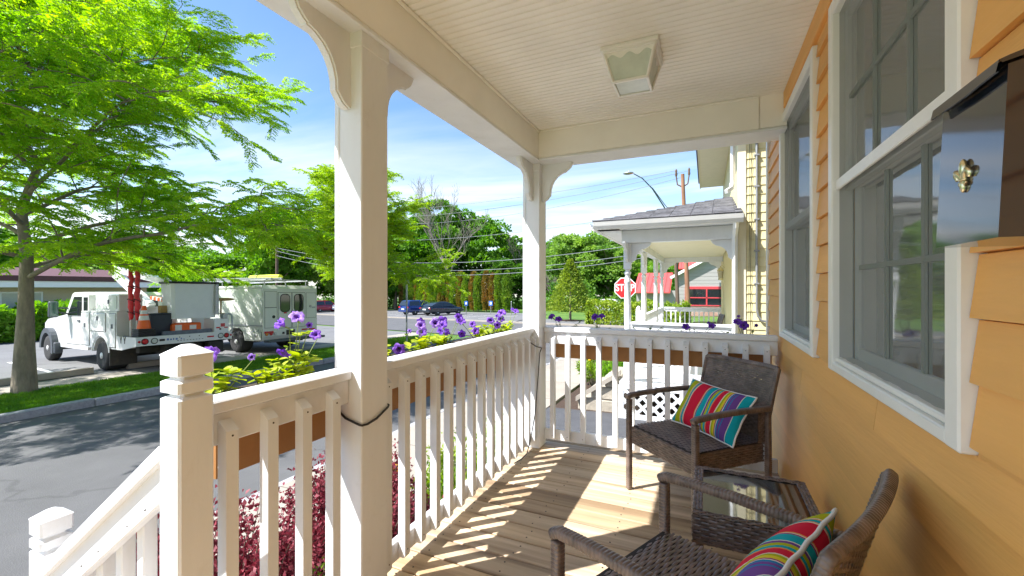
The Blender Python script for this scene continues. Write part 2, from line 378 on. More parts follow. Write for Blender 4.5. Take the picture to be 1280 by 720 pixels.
# parking lines
pl = thing('parking_line', 'white painted stall line on the asphalt under the trucks', kind='structure', loc=(-17, 6, gz(-17, 6)))
for y in (5.45, 9.35, 13.3):
    MB().quad(*sheet([(-20.5, y + .55), (-15.2, y), (-15.2, y + .12), (-20.5, y + .67)], .068)).build('line', 'line', pl)
pf = thing('parking_line', 'white painted stall lines in the far lot by the dark sedan', kind='structure', loc=(-20, 33, gz(-20, 33)))
for a in np.arange(-58, -25, 3.1):
    MB().quad(*sheet([ce(a, 26.6), ce(a + .12, 26.6), ce(a + .12, 32), ce(a, 32)], .036)).build('line', 'line', pf)
# near pavement of single slabs
pv = thing('pavement', 'pale concrete pavement of large slabs along the street', kind='structure', loc=(-3.3, 6, gz(-3.3, 6)))
y = -3.0; k = 0
while y < 15.4:
    y1 = y + 1.52
    b = MB(); top = sheet([(-4.0, y + .006), (-2.5, y + .006), (-2.5, y1 - .006), (-4.0, y1 - .006)], .075 + .003 * (k % 3))
    b._add(top + [(x, yy, z - .09) for x, yy, z in top], [(0, 1, 2, 3), (0, 4, 5, 1), (1, 5, 6, 2), (2, 6, 7, 3), (3, 7, 4, 0)])
    b.build('slab', 'concrete', pv); y = y1; k += 1
flat('pavement_joint', [(-4.0, -3), (-2.5, -3), (-2.5, 15.4), (-4.0, 15.4)], .05, 'mulch', None, parent=pv)
# kerbs of single stones
def kerb(name, x0, x1, ya, yb, L, top, label):
    t = thing(name, label, kind='structure', loc=((x0 + x1) / 2, ya, gz(x0, ya)))
    y = ya
    while y < yb:
        l = L * random.uniform(.85, 1.15); y1 = min(yb, y + l); j = random.uniform(-.006, .006)
        b = MB(); b.cbox(x0 + j, x1 + j, y + .006, y1 - .006, gz(x0, (y + y1) / 2) - .1, gz(x0, (y + y1) / 2) + top + j, .015)
        b.build('kerb_stone', 'kerb', t); y = y1
kerb('kerb', -10.92, -10.74, -2, 16.6, 2.1, .12, 'grey granite kerb along the grass verge')
kerb('kerb', -4.12, -4.0, -3, 15.4, 2.4, .08, 'low kerb along the near pavement')
# grass blades on the verge
def blades(n, xr, yr, dz, h):
    x = rng.uniform(*xr, n); y = rng.uniform(*yr, n); z = gz(x, y) + dz
    a = rng.uniform(0, 2 * math.pi, n); w = .007 + .004 * rng.random(n); hh = h * rng.uniform(.5, 1.2, n)
    c, s_ = np.cos(a), np.sin(a); b = rng.normal(0, .35, (n, 2)) * hh[:, None]
    p0 = np.stack([x - c * w, y - s_ * w, z], 1); p1 = np.stack([x + c * w, y + s_ * w, z], 1); p2 = np.stack([x + b[:, 0], y + b[:, 1], z + hh], 1)
    return np.stack([p0, p1, p2], 1).reshape(-1, 3)
gv = np.concatenate([blades(60000, (-13.3, -10.93), (1.5, 9), .08, .06), blades(22000, (-13.3, -10.93), (9, 17), .08, .07)])
obj('grass', fast_mesh('grass', gv, 3, 'blade'), label='short grass blades of the kerbside verge', cat='grass', kind='stuff')
# concrete wheel stops
for i, (x, y0, y1, lab) in enumerate([(-15.0, 3.5, 5.95, 'concrete wheel stop in the empty stall by the leafy street tree'),
                                      (-15.05, 6.75, 8.6, 'concrete wheel stop tucked under the bed of the bucket truck')]):
    b = MB(); b.prism([(-.09, 0), (.09, 0), (.065, .15), (-.065, .15)], (x, y0, gz(x, y0) + .06), (1, 0, 0), (0, 0, 1), (0, y1 - y0, 0))
    b.build('wheel_stop', 'concrete', None, label=lab, cat='wheel stop', group='wheel stops in the parking lot')
# ------------------------------------------------------------------ porch: deck
PX0, PX1 = -1.317, -1.176       # front post outer / inner face
CEIL = 2.435; BEAM = 2.2325
WX = .45                        # house wall plane
dk = thing('porch_deck', 'weathered wooden porch floor of wide boards', kind='structure', loc=(-.4, 1, 0))
bw = .1385; y = -1.5; k = 0
board_y = []
while y < 3.46:
    b = MB(); j = random.uniform(-.0015, .0015); e = random.uniform(-.004, .006)
    b.cbox(-1.345 + e, WX - .004, y + .0035, y + bw - .0035, -.03, j, .004)
    b.build('deck_board', 'deck', dk); board_y.append((y, j)); y += bw + random.uniform(-.0006, .0006)
nb = MB()
for (yy, j) in board_y:
    for x in (-1.205, -.83, -.42, .02, .36):
        for t in (.035, .103):
            xx = x + random.uniform(-.014, .014) - (.03 if t > .05 and x < -1 else 0); y1 = yy + t + random.uniform(-.006, .006)
            nb.lathe([(.0042, j + .0002), (.0042, j + .0012), (.002, j + .0016)], (xx, y1, 0), 8)
nb.build('nail_heads', 'nail', dk)['kind'] = 'stuff'
MB().box(-1.335, WX - .01, -1.5, 3.44, -.16, -.034).build('deck_frame', 'deck', dk)
sk = MB(); sk.cbox(-1.36, -1.337, -1.5, 3.47, -.2, -.033, .003); sk.cbox(-1.36, WX - .01, 3.462, 3.48, -.2, -.033, .003)
sk.build('deck_skirt', 'white', dk)
MB().box(-1.33, -1.31, -1.5, 3.44, gz(-1.3, 1) - .1, -.2).box(-1.31, WX - .02, 3.42, 3.44, gz(0, 3) - .1, -.2).build('deck_foundation', 'concrete', dk)

# ------------------------------------------------------------------ porch posts and brackets
BR = [(0, 0), (262, 0), (258, 22), (243, 55), (218, 80), (204, 88), (203, 96), (170, 105), (130, 130), (100, 165), (80, 205), (68, 255), (66, 300), (55, 315), (35, 340), (12, 354), (0, 358)]
BR = [(a * .000923, -b * .000833) for a, b in BR]
def bracket(parent, o, u):
    t = Vector(u).cross(Vector((0, 0, 1))) * .042
    b = MB(); b.prism(BR, Vector(o) - t / 2, u, (0, 0, 1), t)
    t2 = t * .62                                   # a raised edge bead along the curve
    b.prism([(x * .0 + x + .006 if i > 1 else x, z - .004) for i, (x, z) in enumerate(BR)], Vector(o) - t2 / 2, u, (0, 0, 1), t2)
    return b.build('bracket', 'white', parent)
def post(y0, y1, label, br):
    t = thing('porch_post', label, 'post', (-1.25, (y0 + y1) / 2, 0), group='porch roof posts')
    b = MB(); b.cbox(-1.287, PX1, y0, y1, .004, BEAM - .002, .004)
    b.build('shaft', 'white', t)
    b = MB(); b.cbox(PX0, -1.2915, y0 + .002, y1 - .002, .004, BEAM - .003, .004); b.box(-1.292, -1.2865, y0 + .012, y1 - .012, .005, BEAM - .004)
    b.build('trim_strip', 'white', t)
    b = MB(); b.cbox(PX0 - .004, PX1 + .004, y0 - .004, y1 + .004, BEAM - .075, BEAM - .004, .003); b.build('cap', 'white', t)
    for o, u in br: bracket(t, o, u)
    return t
post(1.244, 1.391, 'square white porch post between the short and the long front railing',
     [((-1.25, 1.2435, BEAM - .004), (0, -1, 0)), ((-1.25, 1.3915, BEAM - .004), (0, 1, 0))])
post(3.135, 3.284, 'square white porch post at the corner where two railings meet',
     [((-1.25, 3.1345, BEAM - .004), (0, -1, 0)), ((PX1 + .0005, 3.21, BEAM - .004), (1, 0, 0))])

# newel posts
def newel(x0, x1, y0, y1, zb, zt, label):
    cx, cy = (x0 + x1) / 2, (y0 + y1) / 2; h = (x1 - x0) / 2; c = .006
    t = thing('newel_post', label, 'post', (cx, cy, zb), group='stair newel posts')
    b = MB()
    prof = [(h, zb), (h, zt - .107), (h - .014, zt - .100), (h - .014, zt - .096), (h, zt - .090), (h, zt - .064), (h - .014, zt - .057), (h - .014, zt - .053), (h, zt - .046), (h, zt)]
    def ring(r, z, cc=c): return [(cx - r + cc, cy - r, z), (cx + r - cc, cy - r, z), (cx + r, cy - r + cc, z), (cx + r, cy + r - cc, z), (cx + r - cc, cy + r, z), (cx - r + cc, cy + r, z), (cx - r, cy + r - cc, z), (cx - r, cy - r + cc, z)]
    vs = []; fs = []
    for r, z in prof: vs += ring(r, z)
    for i in range(len(prof) - 1):
        for j in range(8): fs.append((i * 8 + j, i * 8 + (j + 1) % 8, i * 8 + 8 + (j + 1) % 8, i * 8 + 8 + j))
    b._add(vs, fs); b.build('shaft', 'white', t)
    b = MB(); cp = [(h + .0005, zt + .0005), (h + .0005, zt + .004), (h - .030, zt + .026), (h - .034, zt + .027)]
    vs = []; fs = []
    for r, z in cp: vs += ring(r, z, .004)
    for i in range(len(cp) - 1):
        for j in range(8): fs.append((i * 8 + j, i * 8 + (j + 1) % 8, i * 8 + 8 + (j + 1) % 8, i * 8 + 8 + j))
    fs.append(tuple(range(24, 32))); fs.append(tuple(range(8))[::-1])
    b._add(vs, fs); b.build('cap', 'white', t)
    return t
newel(-1.2557, -1.171, .6267, .7115, .002, 1.079, 'tall white newel post at the top of the porch stairs')
newel(-2.085, -2.0, .66, .745, gz(-2, .7), .468, 'shorter white newel post at the foot of the porch stairs')

# ------------------------------------------------------------------ railings
CT = .94                        # top of rail cap
def railing(label, axis, a0, a1, bal, skip_end=False):
    """axis 'y': front railing (runs in y); 'x': side railing"""
    t = thing('porch_railing', label, 'railing', (-1.25, (a0 + a1) / 2, 0) if axis == 'y' else ((a0 + a1) / 2, 3.26, 0), group='porch railings')
    def bx(n0, n1, l0, l1, z0, z1, c=.004):       # n: across (0 = inner side of the rail face, + outward), l: along
        return MB().cbox(-1.238 - n1, -1.238 - n0, l0, l1, z0, z1, c) if axis == 'y' else MB().cbox(l0, l1, 3.243 + n0, 3.243 + n1, z0, z1, c)
    bx(-.018, .072, a0, a1, CT - .036, CT, .005).build('cap_rail', 'white', t)
    bx(.0, .034, a0, a1, CT - .128, CT - .0375).build('top_rail', 'white', t)
    bx(.0, .034, a0, a1, .052, .138).build('bottom_rail', 'white', t)
    # baluster with a bevelled head and foot
    h = .035; z0, z1 = .066, CT - .060
    b = MB(); prof = [(0, z0), (.030, z0), (.037, z0 + .012), (.037, z1 - .026), (.004, z1), (0, z1)]
    for q in bal:
        b = MB()
        if axis == 'y': b.prism(prof, (-1.2375, q - h / 2, 0), (1, 0, 0), (0, 0, 1), (0, h, 0))
        else: b.prism(prof, (q - h / 2, 3.2425, 0), (0, -1, 0), (0, 0, 1), (h, 0, 0))
        b.build('baluster', 'white', t)
    b = MB()
    for q in bal:
        for z in (.10, CT - .10):
            if axis == 'y': b.lathe([(.003, 0), (.003, .0012)], (-1.2004, q, z), 6, (1, 0, 0))
            else: b.lathe([(.003, 0), (.003, .0012)], (q, 3.2054, z), 6, (0, -1, 0))
    b.build('screw_heads', 'nail', t)['kind'] = 'stuff'
    return t
railing('short white railing between the tall newel post and the square post', 'y', .7125, 1.243, [.777 + .124 * i for i in range(4)])
railing('long white front railing between the two square posts', 'y', 1.392, 3.134, [1.428 + .1205 * i for i in range(15)])
railing('white side railing across the porch end, behind the wicker chair', 'x', PX1 + .001, WX - .028, [-1.097 + .1212 * i for i in range(13)])

# sloping stair railing and steps
t = thing('stair_railing', 'sloping white handrail with vertical balusters down the porch stairs', 'railing', (-1.6, .68, -.4))
sl = (.468 - 1.079) / (2.04 - 1.213)     # fall per metre towards the street
def zs(x, z0): return z0 + (-1.256 - x) * sl
b = MB(); b.bar((-1.256, .672, .835), (-2.0, .672, zs(-2.0, .835)), .085, .036, c=.004); b.build('cap_rail', 'white', t)
b = MB(); b.bar((-1.256, .664, .77), (-2.0, .664, zs(-2.0, .77)), .034, .088, c=.004); b.build('top_rail', 'white', t)
b = MB(); b.bar((-1.256, .664, .05), (-2.0, .664, zs(-2.0, .05)), .034, .088, c=.004); b.build('bottom_rail', 'white', t)
for i in range(6):
    x = -1.345 - .112 * i
    b = MB(); b.cbox(x - .0175, x + .0175, .681, .717, zs(x, .03), zs(x, .80), .003); b.build('baluster', 'white', t)
ch_ = MB(); R_ = random.Random(3)      # dark paint chips where the balusters meet the rail
for i in range(6):
    x = -1.345 - .112 * i
    for k in range(1):
        xx = x + R_.uniform(-.035, .035); zz = zs(xx, .735) + R_.uniform(-.012, .012); l = R_.uniform(.005, .011)
        ch_.prism([(0, 0), (l, l * .5), (l * 1.3, l * 1.1), (l * .3, l * .6)], (xx, .6465, zz), (1, 0, 0), (0, 0, 1), (0, -.0008, 0))
ch_.build('paint_chips', 'nail', t)['kind'] = 'stuff'
st = thing('porch_steps', 'wooden stairs from the porch down to the pavement', 'steps', (-1.7, .1, gz(-1.7, .1)))
for i in range(3):
    z = -.2 * (i + 1)
    b = MB(); b.cbox(-1.64 - .26 * i, -1.362 - .26 * i, -.62, .62, z - .035, z, .004); b.build('tread', 'deck', st)
    b = MB(); b.box(-1.385 - .26 * i, -1.365 - .26 * i, -.62, .62, z + .001, z + .16); b.build('riser', 'white', st)
flat('stair_landing', [(-2.5, -.8), (-2.2, -.8), (-2.2, .9), (-2.5, .9)], .072, 'concrete', 'concrete pad at the foot of the stairs')

# ------------------------------------------------------------------ porch roof
t = thing('porch_roof', 'porch roof with cream beadboard ceiling and boxed white beams', 'porch roof', (-.4, 1, CEIL))
b = MB(); pitch = .041; pts = []
y = -1.6
while y < 3.06:
    pts += [(y, CEIL), (y + .030, CEIL), (y + .0325, CEIL + .006), (y + .0345, CEIL + .0015), (y + .0375, CEIL + .0015), (y + .0395, CEIL + .006)]; y += pitch
for (ya, za), (yb, zb) in zip(pts[:-1], pts[1:]): b.quad((-1.16, ya, za), (-1.16, yb, zb), (WX, yb, zb), (WX, ya, za))
b.build('ceiling_beadboard', 'ceil', t)['kind'] = 'stuff'
b = MB(); b.cbox(-1.372, -1.158, -1.6, 3.285, BEAM, CEIL + .06, .004); b.build('front_beam', 'ceil', t)
b = MB(); b.cbox(-1.1575, .3, 3.06, 3.285, BEAM, CEIL + .06, .004); b.build('side_beam', 'ceil', t)
b = MB(); b.cbox(.302, WX - .002, 3.063, 3.282, BEAM + .002, CEIL + .06, .004); b.build('beam_splice', 'ceil', t)
b = MB(); b.cbox(-1.1575, -1.139, -1.6, 3.058, CEIL - .016, CEIL - .0005, .005); b.build('cove_strip', 'ceil', t)
b = MB(); b.cbox(-1.139, .3, 3.043, 3.0595, CEIL - .014, CEIL - .0005, .005); b.build('cove_strip', 'ceil', t)
# soffit boards under the beams, a hair wider, leaving a dark seam
b = MB(); b.cbox(-1.378, -1.1545, -1.6, 3.29, BEAM - .019, BEAM - .003, .003); b.build('beam_soffit', 'white', t)
b = MB(); b.cbox(-1.153, WX - .002, 3.056, 3.29, BEAM - .019, BEAM - .003, .003); b.build('beam_soffit', 'white', t)
b = MB(); b._add([(-1.7, -1.9, 2.475), (-1.7, 3.62, 2.475), (WX + .01, 3.62, 3.06), (WX + .01, -1.9, 3.06), (-1.7, -1.9, 2.56), (-1.7, 3.62, 2.56), (WX + .01, 3.62, 3.15), (WX + .01, -1.9, 3.15)],
                [(0, 1, 2, 3), (7, 6, 5, 4), (0, 4, 5, 1), (1, 5, 6, 2), (2, 6, 7, 3), (3, 7, 4, 0)])
M['shingle'] = mat('grey_shingle', (.10, .10, .11), .9, var=.3, scale=12, bump=.4, bscale=60)
b.build('roof_deck', 'shingle', t)
b = MB(); b.box(-1.69, -1.373, -1.9, 3.60, 2.462, 2.472); b.box(-1.372, WX, 3.29, 3.60, 2.462, 2.472); b.build('eave_soffit', 'ceil', t)

# ceiling light
t = thing('ceiling_light', 'square white porch ceiling lamp with frosted panes', 'lamp', (-.34, 2.25, CEIL))
cx, cy = -.34, 2.25
b = MB(); b.cbox(cx - .137, cx + .137, cy - .137, cy + .137, CEIL - .022, CEIL - .001, .004); b.build('mounting_plate', 'white_trim', t)
def fr(h, z): return [Vector((cx + a * h, cy + c_ * h, z)) for a, c_ in ((-1, -1), (1, -1), (1, 1), (-1, 1))]
T0, T1, zt, zb = .122, .082, CEIL - .023, 2.272
A, B = fr(T0, zt), fr(T1, zb)
cage = thing('cage', parent=t)
b = MB()
for i in range(4):
    b.bar(A[i], B[i], .013, .013, c=.002); b.bar(B[i], B[(i + 1) % 4], .013, .013, c=.002); b.bar(A[i], A[(i + 1) % 4], .014, .02, c=.002)
b.build('cage_bars', 'white_trim', cage)
for i in range(4):     # scalloped valance at the top of every pane
    p, q = A[i], A[(i + 1) % 4]; u = (q - p); L = u.length; u.normalize(); dn = ((B[i] + B[(i + 1) % 4]) / 2 - (p + q) / 2).normalized()
    poly = [(.0, 0)] + [(.0 + L * s / 24, .030 + .010 * math.cos(s / 24 * 2 * math.pi * 3)) for s in range(25)] + [(L, 0)]
    n_ = u.cross(dn) * .003
    b = MB(); b.prism(poly, p + n_ * .3, u, dn, n_); b.build('valance', 'white_trim', cage)
for i in range(4):
    p, q, r_, s_ = A[i], A[(i + 1) % 4], B[(i + 1) % 4], B[i]; c = (p + q + r_ + s_) / 4; n_ = (c - Vector((cx, cy, c.z))).normalized() * .003
    f = lambda v: v + (c - v) * .04 - n_
    b = MB(); vs = [f(p), f(q), f(r_), f(s_)]; b._add(vs + [v - n_ for v in vs], [(0, 1, 2, 3), (7, 6, 5, 4), (0, 4, 5, 1), (1, 5, 6, 2), (2, 6, 7, 3), (3, 7, 4, 0)])
    b.build('glass_pane', 'frost', t)
MB().box(cx - T1 + .008, cx + T1 - .008, cy - T1 + .008, cy + T1 - .008, zb - .001, zb + .003).build('glass_pane', 'frost', t)

# ------------------------------------------------------------------ the house wall with its windows
WIN = [(1.06, 1.99), (2.26, 3.20)]; WZ0, WZ1 = .945, 2.31
h = thing('house', 'orange clapboard house wall with two white double hung windows', 'house', (WX, 1, 0))
ex = .1175; z = -.10; y0, y1 = -1.6, 3.86
while z < 2.34:
    zt = min(z + ex, 2.345); b = MB()
    cuts = [(y0, y1, z, zt)]
    if zt > WZ0 and z < WZ1:
        cuts = []
        if z < WZ0: cuts.append((y0, y1, z, WZ0))
        if zt > WZ1: cuts.append((y0, y1, WZ1, zt))
        za, zb_ = max(z, WZ0), min(zt, WZ1)
        ya = y0
        for a, c in WIN: cuts.append((ya, a - .004, za, zb_)); ya = c + .004
        cuts.append((ya, y1, za, zb_))
    ycut = random.choice([.35, .9, 1.55, 2.1, 2.62])     # butt joint somewhere along the course
    cuts = [q for (a, c, s0, s1) in cuts for q in ([(a, ycut - .0012, s0, s1), (ycut + .0012, c, s0, s1)] if a + .1 < ycut < c - .1 else [(a, c, s0, s1)])]
    for (a, c, s0, s1) in cuts:
        b = MB()
        f = lambda zz: WX - .0145 + .0135 * (zz - z) / ex; s0 = s0 + .0035 if s0 == z else s0 + random.uniform(-.0006, .0006)
        x0_, x1_ = f(s0), f(s1)
        b._add([(x0_, a, s0), (x0_, c, s0), (x1_, c, s1), (x1_, a, s1), (WX + .012, a, s0), (WX + .012, c, s0), (WX + .012, c, s1), (WX + .012, a, s1)],
               [(3, 2, 1, 0), (0, 1, 5, 4), (1, 2, 6, 5), (3, 7, 6, 2), (0, 4, 7, 3)])
        b.build('siding_board', 'siding', h)
    z += ex
nh = MB(); R_ = random.Random(8); z = -.10
while z < 2.2:
    for yy in np.arange(-.4, 3.8, .41):
        y_ = yy + R_.uniform(-.03, .03)
        if not any(a - .03 < y_ < c + .03 and z + .03 > WZ0 - .03 and z < WZ1 for a, c in WIN): nh.lathe([(.0026, 0), (.0026, .0016)], (WX - .0088, y_, z + .022), 6, (-1, 0, 0))
    z += ex
nh.build('siding_nails', 'siding', h)['kind'] = 'stuff'
b = MB(); b.cbox(WX - .024, WX + .01, -1.6, 3.055, 2.335, CEIL - .001, .003); b.build('frieze_board', 'siding', h)
b = MB(); b.cbox(WX - .02, WX + .05, 3.862, 3.93, -.3, 5.2, .003); b.build('corner_board', 'white_trim', h)
sh = MB()
for (a, c, p, q) in [(-1.6, 3.86, -.8, WZ0), (-1.6, 3.86, WZ1, 2.5), (-1.6, WIN[0][0], WZ0, WZ1), (WIN[0][1], WIN[1][0], WZ0, WZ1), (WIN[1][1], 3.86, WZ0, WZ1)]:
    sh.box(WX + .0125, WX + .10, a, c, p, q)
sh.build('wall_sheathing', 'siding', h)
M['room'] = mat('room_plaster', (.55, .53, .48), .8)
rm = MB()
rm.quad((3.4, -1.6, -.05), (3.4, 3.85, -.05), (3.4, 3.85, 2.5), (3.4, -1.6, 2.5)); rm.quad((.55, -1.6, -.05), (3.4, -1.6, -.05), (3.4, -1.6, 2.5), (.55, -1.6, 2.5))
rm.quad((.55, 3.85, -.05), (3.4, 3.85, -.05), (3.4, 3.85, 2.5), (.55, 3.85, 2.5)); rm.quad((.55, -1.6, -.05), (3.4, -1.6, -.05), (3.4, 3.85, -.05), (.55, 3.85, -.05))
rm.quad((.55, -1.6, 2.49), (3.4, -1.6, 2.49), (3.4, 3.85, 2.49), (.55, 3.85, 2.49)); rm.build('room', 'room', h)
MB().box(WX + .01, 7, -6, 3.86, 2.52, 5.1).box(3.5, 7, -6, 3.86, -.9, 2.52).build('upper_wall', 'siding', h)
b = MB(); b.prism([(-.3, 0), (7.2, 0), (3.4, 1.9)], (WX - .1, -6.2, 5.1), (1, 0, 0), (0, 0, 1), (0, 10.3, 0)); b.build('roof', 'shingle', h)

# see-through glass and insect screen
def thin(name, tint, ior, gloss=True, cover=0):
    m = bpy.data.materials.new(name); m.use_nodes = True; t_ = m.node_tree; N = t_.nodes; L = t_.links; N.clear()
    o = N.new('ShaderNodeOutputMaterial'); tr = N.new('ShaderNodeBsdfTransparent'); tr.inputs[0].default_value = (*tint, 1); ms = N.new('ShaderNodeMixShader')
    if gloss:
        g = N.new('ShaderNodeBsdfGlossy'); g.inputs['Roughness'].default_value = .05; f = N.new('ShaderNodeFresnel'); f.inputs[0].default_value = ior
        nz = N.new('ShaderNodeTexNoise'); nz.inputs['Scale'].default_value = 3.5; bp = N.new('ShaderNodeBump'); bp.inputs['Strength'].default_value = .02; bp.inputs['Distance'].default_value = .05
        L.new(nz.outputs[0], bp.inputs['Height']); L.new(bp.outputs[0], g.inputs['Normal'])
        L.new(f.outputs[0], ms.inputs[0]); L.new(g.outputs[0], ms.inputs[2])
    else:
        g = N.new('ShaderNodeBsdfDiffuse'); g.inputs[0].default_value = (.17, .19, .19, 1); ms.inputs[0].default_value = cover; L.new(g.outputs[0], ms.inputs[2])
    L.new(tr.outputs[0], ms.inputs[1]); L.new(ms.outputs[0], o.inputs[0]); return m
M['glass'] = thin('window_glass', (.62, .68, .68), 1.6)
M['screen'] = thin('insect_screen', (1, 1, 1), 1, False, .48)
M['sash'] = mat('sash_vinyl', (.80, .82, .82), .4, var=.03)
M['muntin'] = mat('muntin_vinyl', (.40, .45, .41), .5, var=.03)
M['blind'] = mat('blind_slat', (.62, .62, .58), .5, var=.04)
def window(a, c, label, grid=True):
    w = thing('window', parent=h, loc=(0, (a + c) / 2 - 1, 0)); w['label'] = label
    cw = .052; xf = WX - .028
    fm = MB()
    fm.cbox(xf, WX + .04, a, a + cw, WZ0, WZ1, .004); fm.cbox(xf, WX + .04, c - cw, c, WZ0, WZ1, .004)
    fm.cbox(xf + .0005, WX + .04, a + cw, c - cw, WZ1 - cw, WZ1 - .0005, .004)
    fm.build('casing', 'white_trim', w)
    b = MB(); b.cbox(xf + .001, WX + .04, a + cw, c - cw, WZ0 + .0005, WZ0 + .032, .004); b.cbox(xf + .012, WX + .05, a + cw, c - cw, WZ0 + .0325, WZ0 + .050, .004)
    b.build('sill', 'white_trim', w)
    i0, i1, z0, z1 = a + cw, c - cw, WZ0 + .05, WZ1 - cw; zm = (z0 + z1) / 2
    for nm, s0, s1, xs in (('upper', zm - .02, z1, WX + .012), ('lower', z0, zm + .022, WX + .040)):
        sw = .042; b = MB()
        b.cbox(xs, xs + .026, i0 + .001, i0 + sw, s0, s1, .003); b.cbox(xs, xs + .026, i1 - sw, i1 - .001, s0, s1, .003)
        b.cbox(xs + .0005, xs + .0255, i0 + sw, i1 - sw, s1 - sw, s1, .003); b.cbox(xs + .0005, xs + .0255, i0 + sw, i1 - sw, s0, s0 + sw, .003)
        b.build('sash', 'sash', w)
        b = MB(); b.quad((xs + .010, i0 + sw, s0 + sw), (xs + .010, i1 - sw, s0 + sw), (xs + .010, i1 - sw, s1 - sw), (xs + .010, i0 + sw, s1 - sw)); b.build('pane', 'glass', w)
        for q in (1, 2) if grid else ():
            yy = i0 + sw + (i1 - i0 - 2 * sw) * q / 3
            b = MB(); b.box(xs + .002, xs + .009, yy - .008, yy + .008, s0 + sw, s1 - sw); b.build('muntin', 'muntin', w)
        if not grid: continue
        zz = (s0 + s1) / 2; b = MB(); b.box(xs + .0025, xs + .0085, i0 + sw, i1 - sw, zz - .008, zz + .008); b.build('muntin', 'muntin', w)
    # screen in front of both sashes, with a cross bar
    xs = WX - .004
    b = MB(); n = 40
    for k in range(n):
        ya, yb = i0 + (i1 - i0) * k / n, i0 + (i1 - i0) * (k + 1) / n
        za, zb_ = z0 + .004 + .0015 * math.sin(k * .9) + .001 * math.sin(k * 2.3), z0 + .004 + .0015 * math.sin((k + 1) * .9) + .001 * math.sin((k + 1) * 2.3)
        b.quad((xs, ya, za), (xs, yb, zb_), (xs, yb, z1), (xs, ya, z1))
    b.build('insect_screen', 'screen', w)
    b = MB(); b.cbox(*((xs - .012, xs - .001) if grid else (xs + .004, xs + .012)), i0 + .001, i1 - .001, zm - .019, zm + .019, .003); b.build('screen_bar', 'white_trim', w)
    sm = MB().box(WX + .135, WX + .1365, i0 - .02, i1 + .02, -.004, .046).mesh('blind_slat', 'blind')
    z = z0 + .02
    while z < z1:
        part('blind_slat', w, sm, (0, -(a + c) / 2, z), (0, 0, 0)); z += .052
    for q in w.children:
        if q.name.startswith('blind_slat'): q.location.x = -WX - 0.0
for (a, c), lab in zip(WIN, ('white window with meeting rail beside the black mailbox', 'white window behind the far wicker chair')): window(a, c, lab, a < 2)

# ------------------------------------------------------------------ mailbox
M['mailmetal'] = mat('black_mailbox_metal', (.012, .016, .024), .08, var=.1, scale=5)
M['mailmetal'].node_tree.nodes['Principled BSDF'].inputs['IOR'].default_value = 2.05
t = thing('mailbox', 'glossy black metal mailbox with brass lily emblem on orange wall', 'mailbox', (.39, .80, 1.31))
b = MB(); b.prism([(.325, 1.312), (.448, 1.312), (.448, 1.55), (.334, 1.522)], (0, .724, 0), (1, 0, 0), (0, 0, 1), (0, .157, 0)); b.build('body', 'mailmetal', t)
# lid: sloping top with a rolled, waved lip
b = MB(); n = 24; ly0, ly1 = .719, .886
for k in range(n):
    a_, c_ = k / n, (k + 1) / n
    def P(s, q):
        yy = ly0 + (ly1 - ly0) * s; wv = .010 * math.sin(math.pi * s) ** 2 + .004 * math.cos(2 * math.pi * s)
        return [(.449, yy, 1.570), (.333, yy, 1.531), (.3235, yy, 1.527), (.3205, yy, 1.516 - wv), (.3235, yy, 1.516 - wv), (.3265, yy, 1.523)][q]
    for q in range(5): b._add([P(a_, q), P(c_, q), P(c_, q + 1), P(a_, q + 1)], [(0, 1, 2, 3)], smooth=False)
b._add([(.449, ly0, 1.57), (.333, ly0, 1.531), (.3235, ly0, 1.527), (.3265, ly0, 1.523), (.449, ly0, 1.556)], [(0, 1, 2, 3, 4)])
b._add([(.449, ly1, 1.57), (.333, ly1, 1.531), (.3235, ly1, 1.527), (.3265, ly1, 1.523), (.449, ly1, 1.556)], [(0, 1, 2, 3, 4)])
b.build('lid', 'mailmetal', t)
e = MB(); ey, ez, exx = .806, 1.405, .3265
e.ell((exx, ey, ez + .010), (.005, .0062, .0145), 8)
for s in (-1, 1):
    e.tube([(exx, ey + s * .003, ez - .003), (exx - .001, ey + s * .008, ez + .004), (exx - .001, ey + s * .0135, ez + .008), (exx, ey + s * .0165, ez + .003), (exx, ey + s * .0145, ez - .003)], [.003, .0042, .0045, .004, .0025], 8)
    e.tube([(exx, ey + s * .002, ez - .006), (exx, ey + s * .007, ez - .011), (exx, ey + s * .009, ez - .008)], [.0025, .003, .0022], 8)
e.ell((exx, ey, ez - .0045), (.005, .0085, .0026), 8); e.ell((exx, ey, ez - .013), (.004, .0042, .0095), 8)
e.build('emblem', 'brass', t)

# black cable tied round the posts
t = MB()
t.tube([(-1.32, 1.24, .80), (-1.25, 1.238, .755), (-1.18, 1.238, .738), (-1.1725, 1.243, .736), (-1.171, 1.27, .734), (-1.1705, 1.32, .742), (-1.171, 1.385, .770), (-1.175, 1.395, .775), (-1.22, 1.4, .785)], .0042, 8)
t.build('cable', 'black', None, label='black cable wrapped round the near square porch post', cat='cable', group='cables on the porch posts')
t = MB()
t.tube([(-1.235, 3.05, .845), (-1.19, 3.09, .805), (-1.172, 3.13, .79), (-1.171, 3.14, .79), (-1.170, 3.17, .785), (-1.171, 3.13, .75), (-1.176, 3.10, .55), (-1.182, 3.06, .3), (-1.196, 3.0, .12), (-1.205, 2.95, .03), (-1.22, 2.88, .012), (-1.24, 2.8, .008)], .0038, 8)
t.build('cable', 'black', None, label='black cable hanging down the corner porch post to the deck', cat='cable', group='cables on the porch posts')
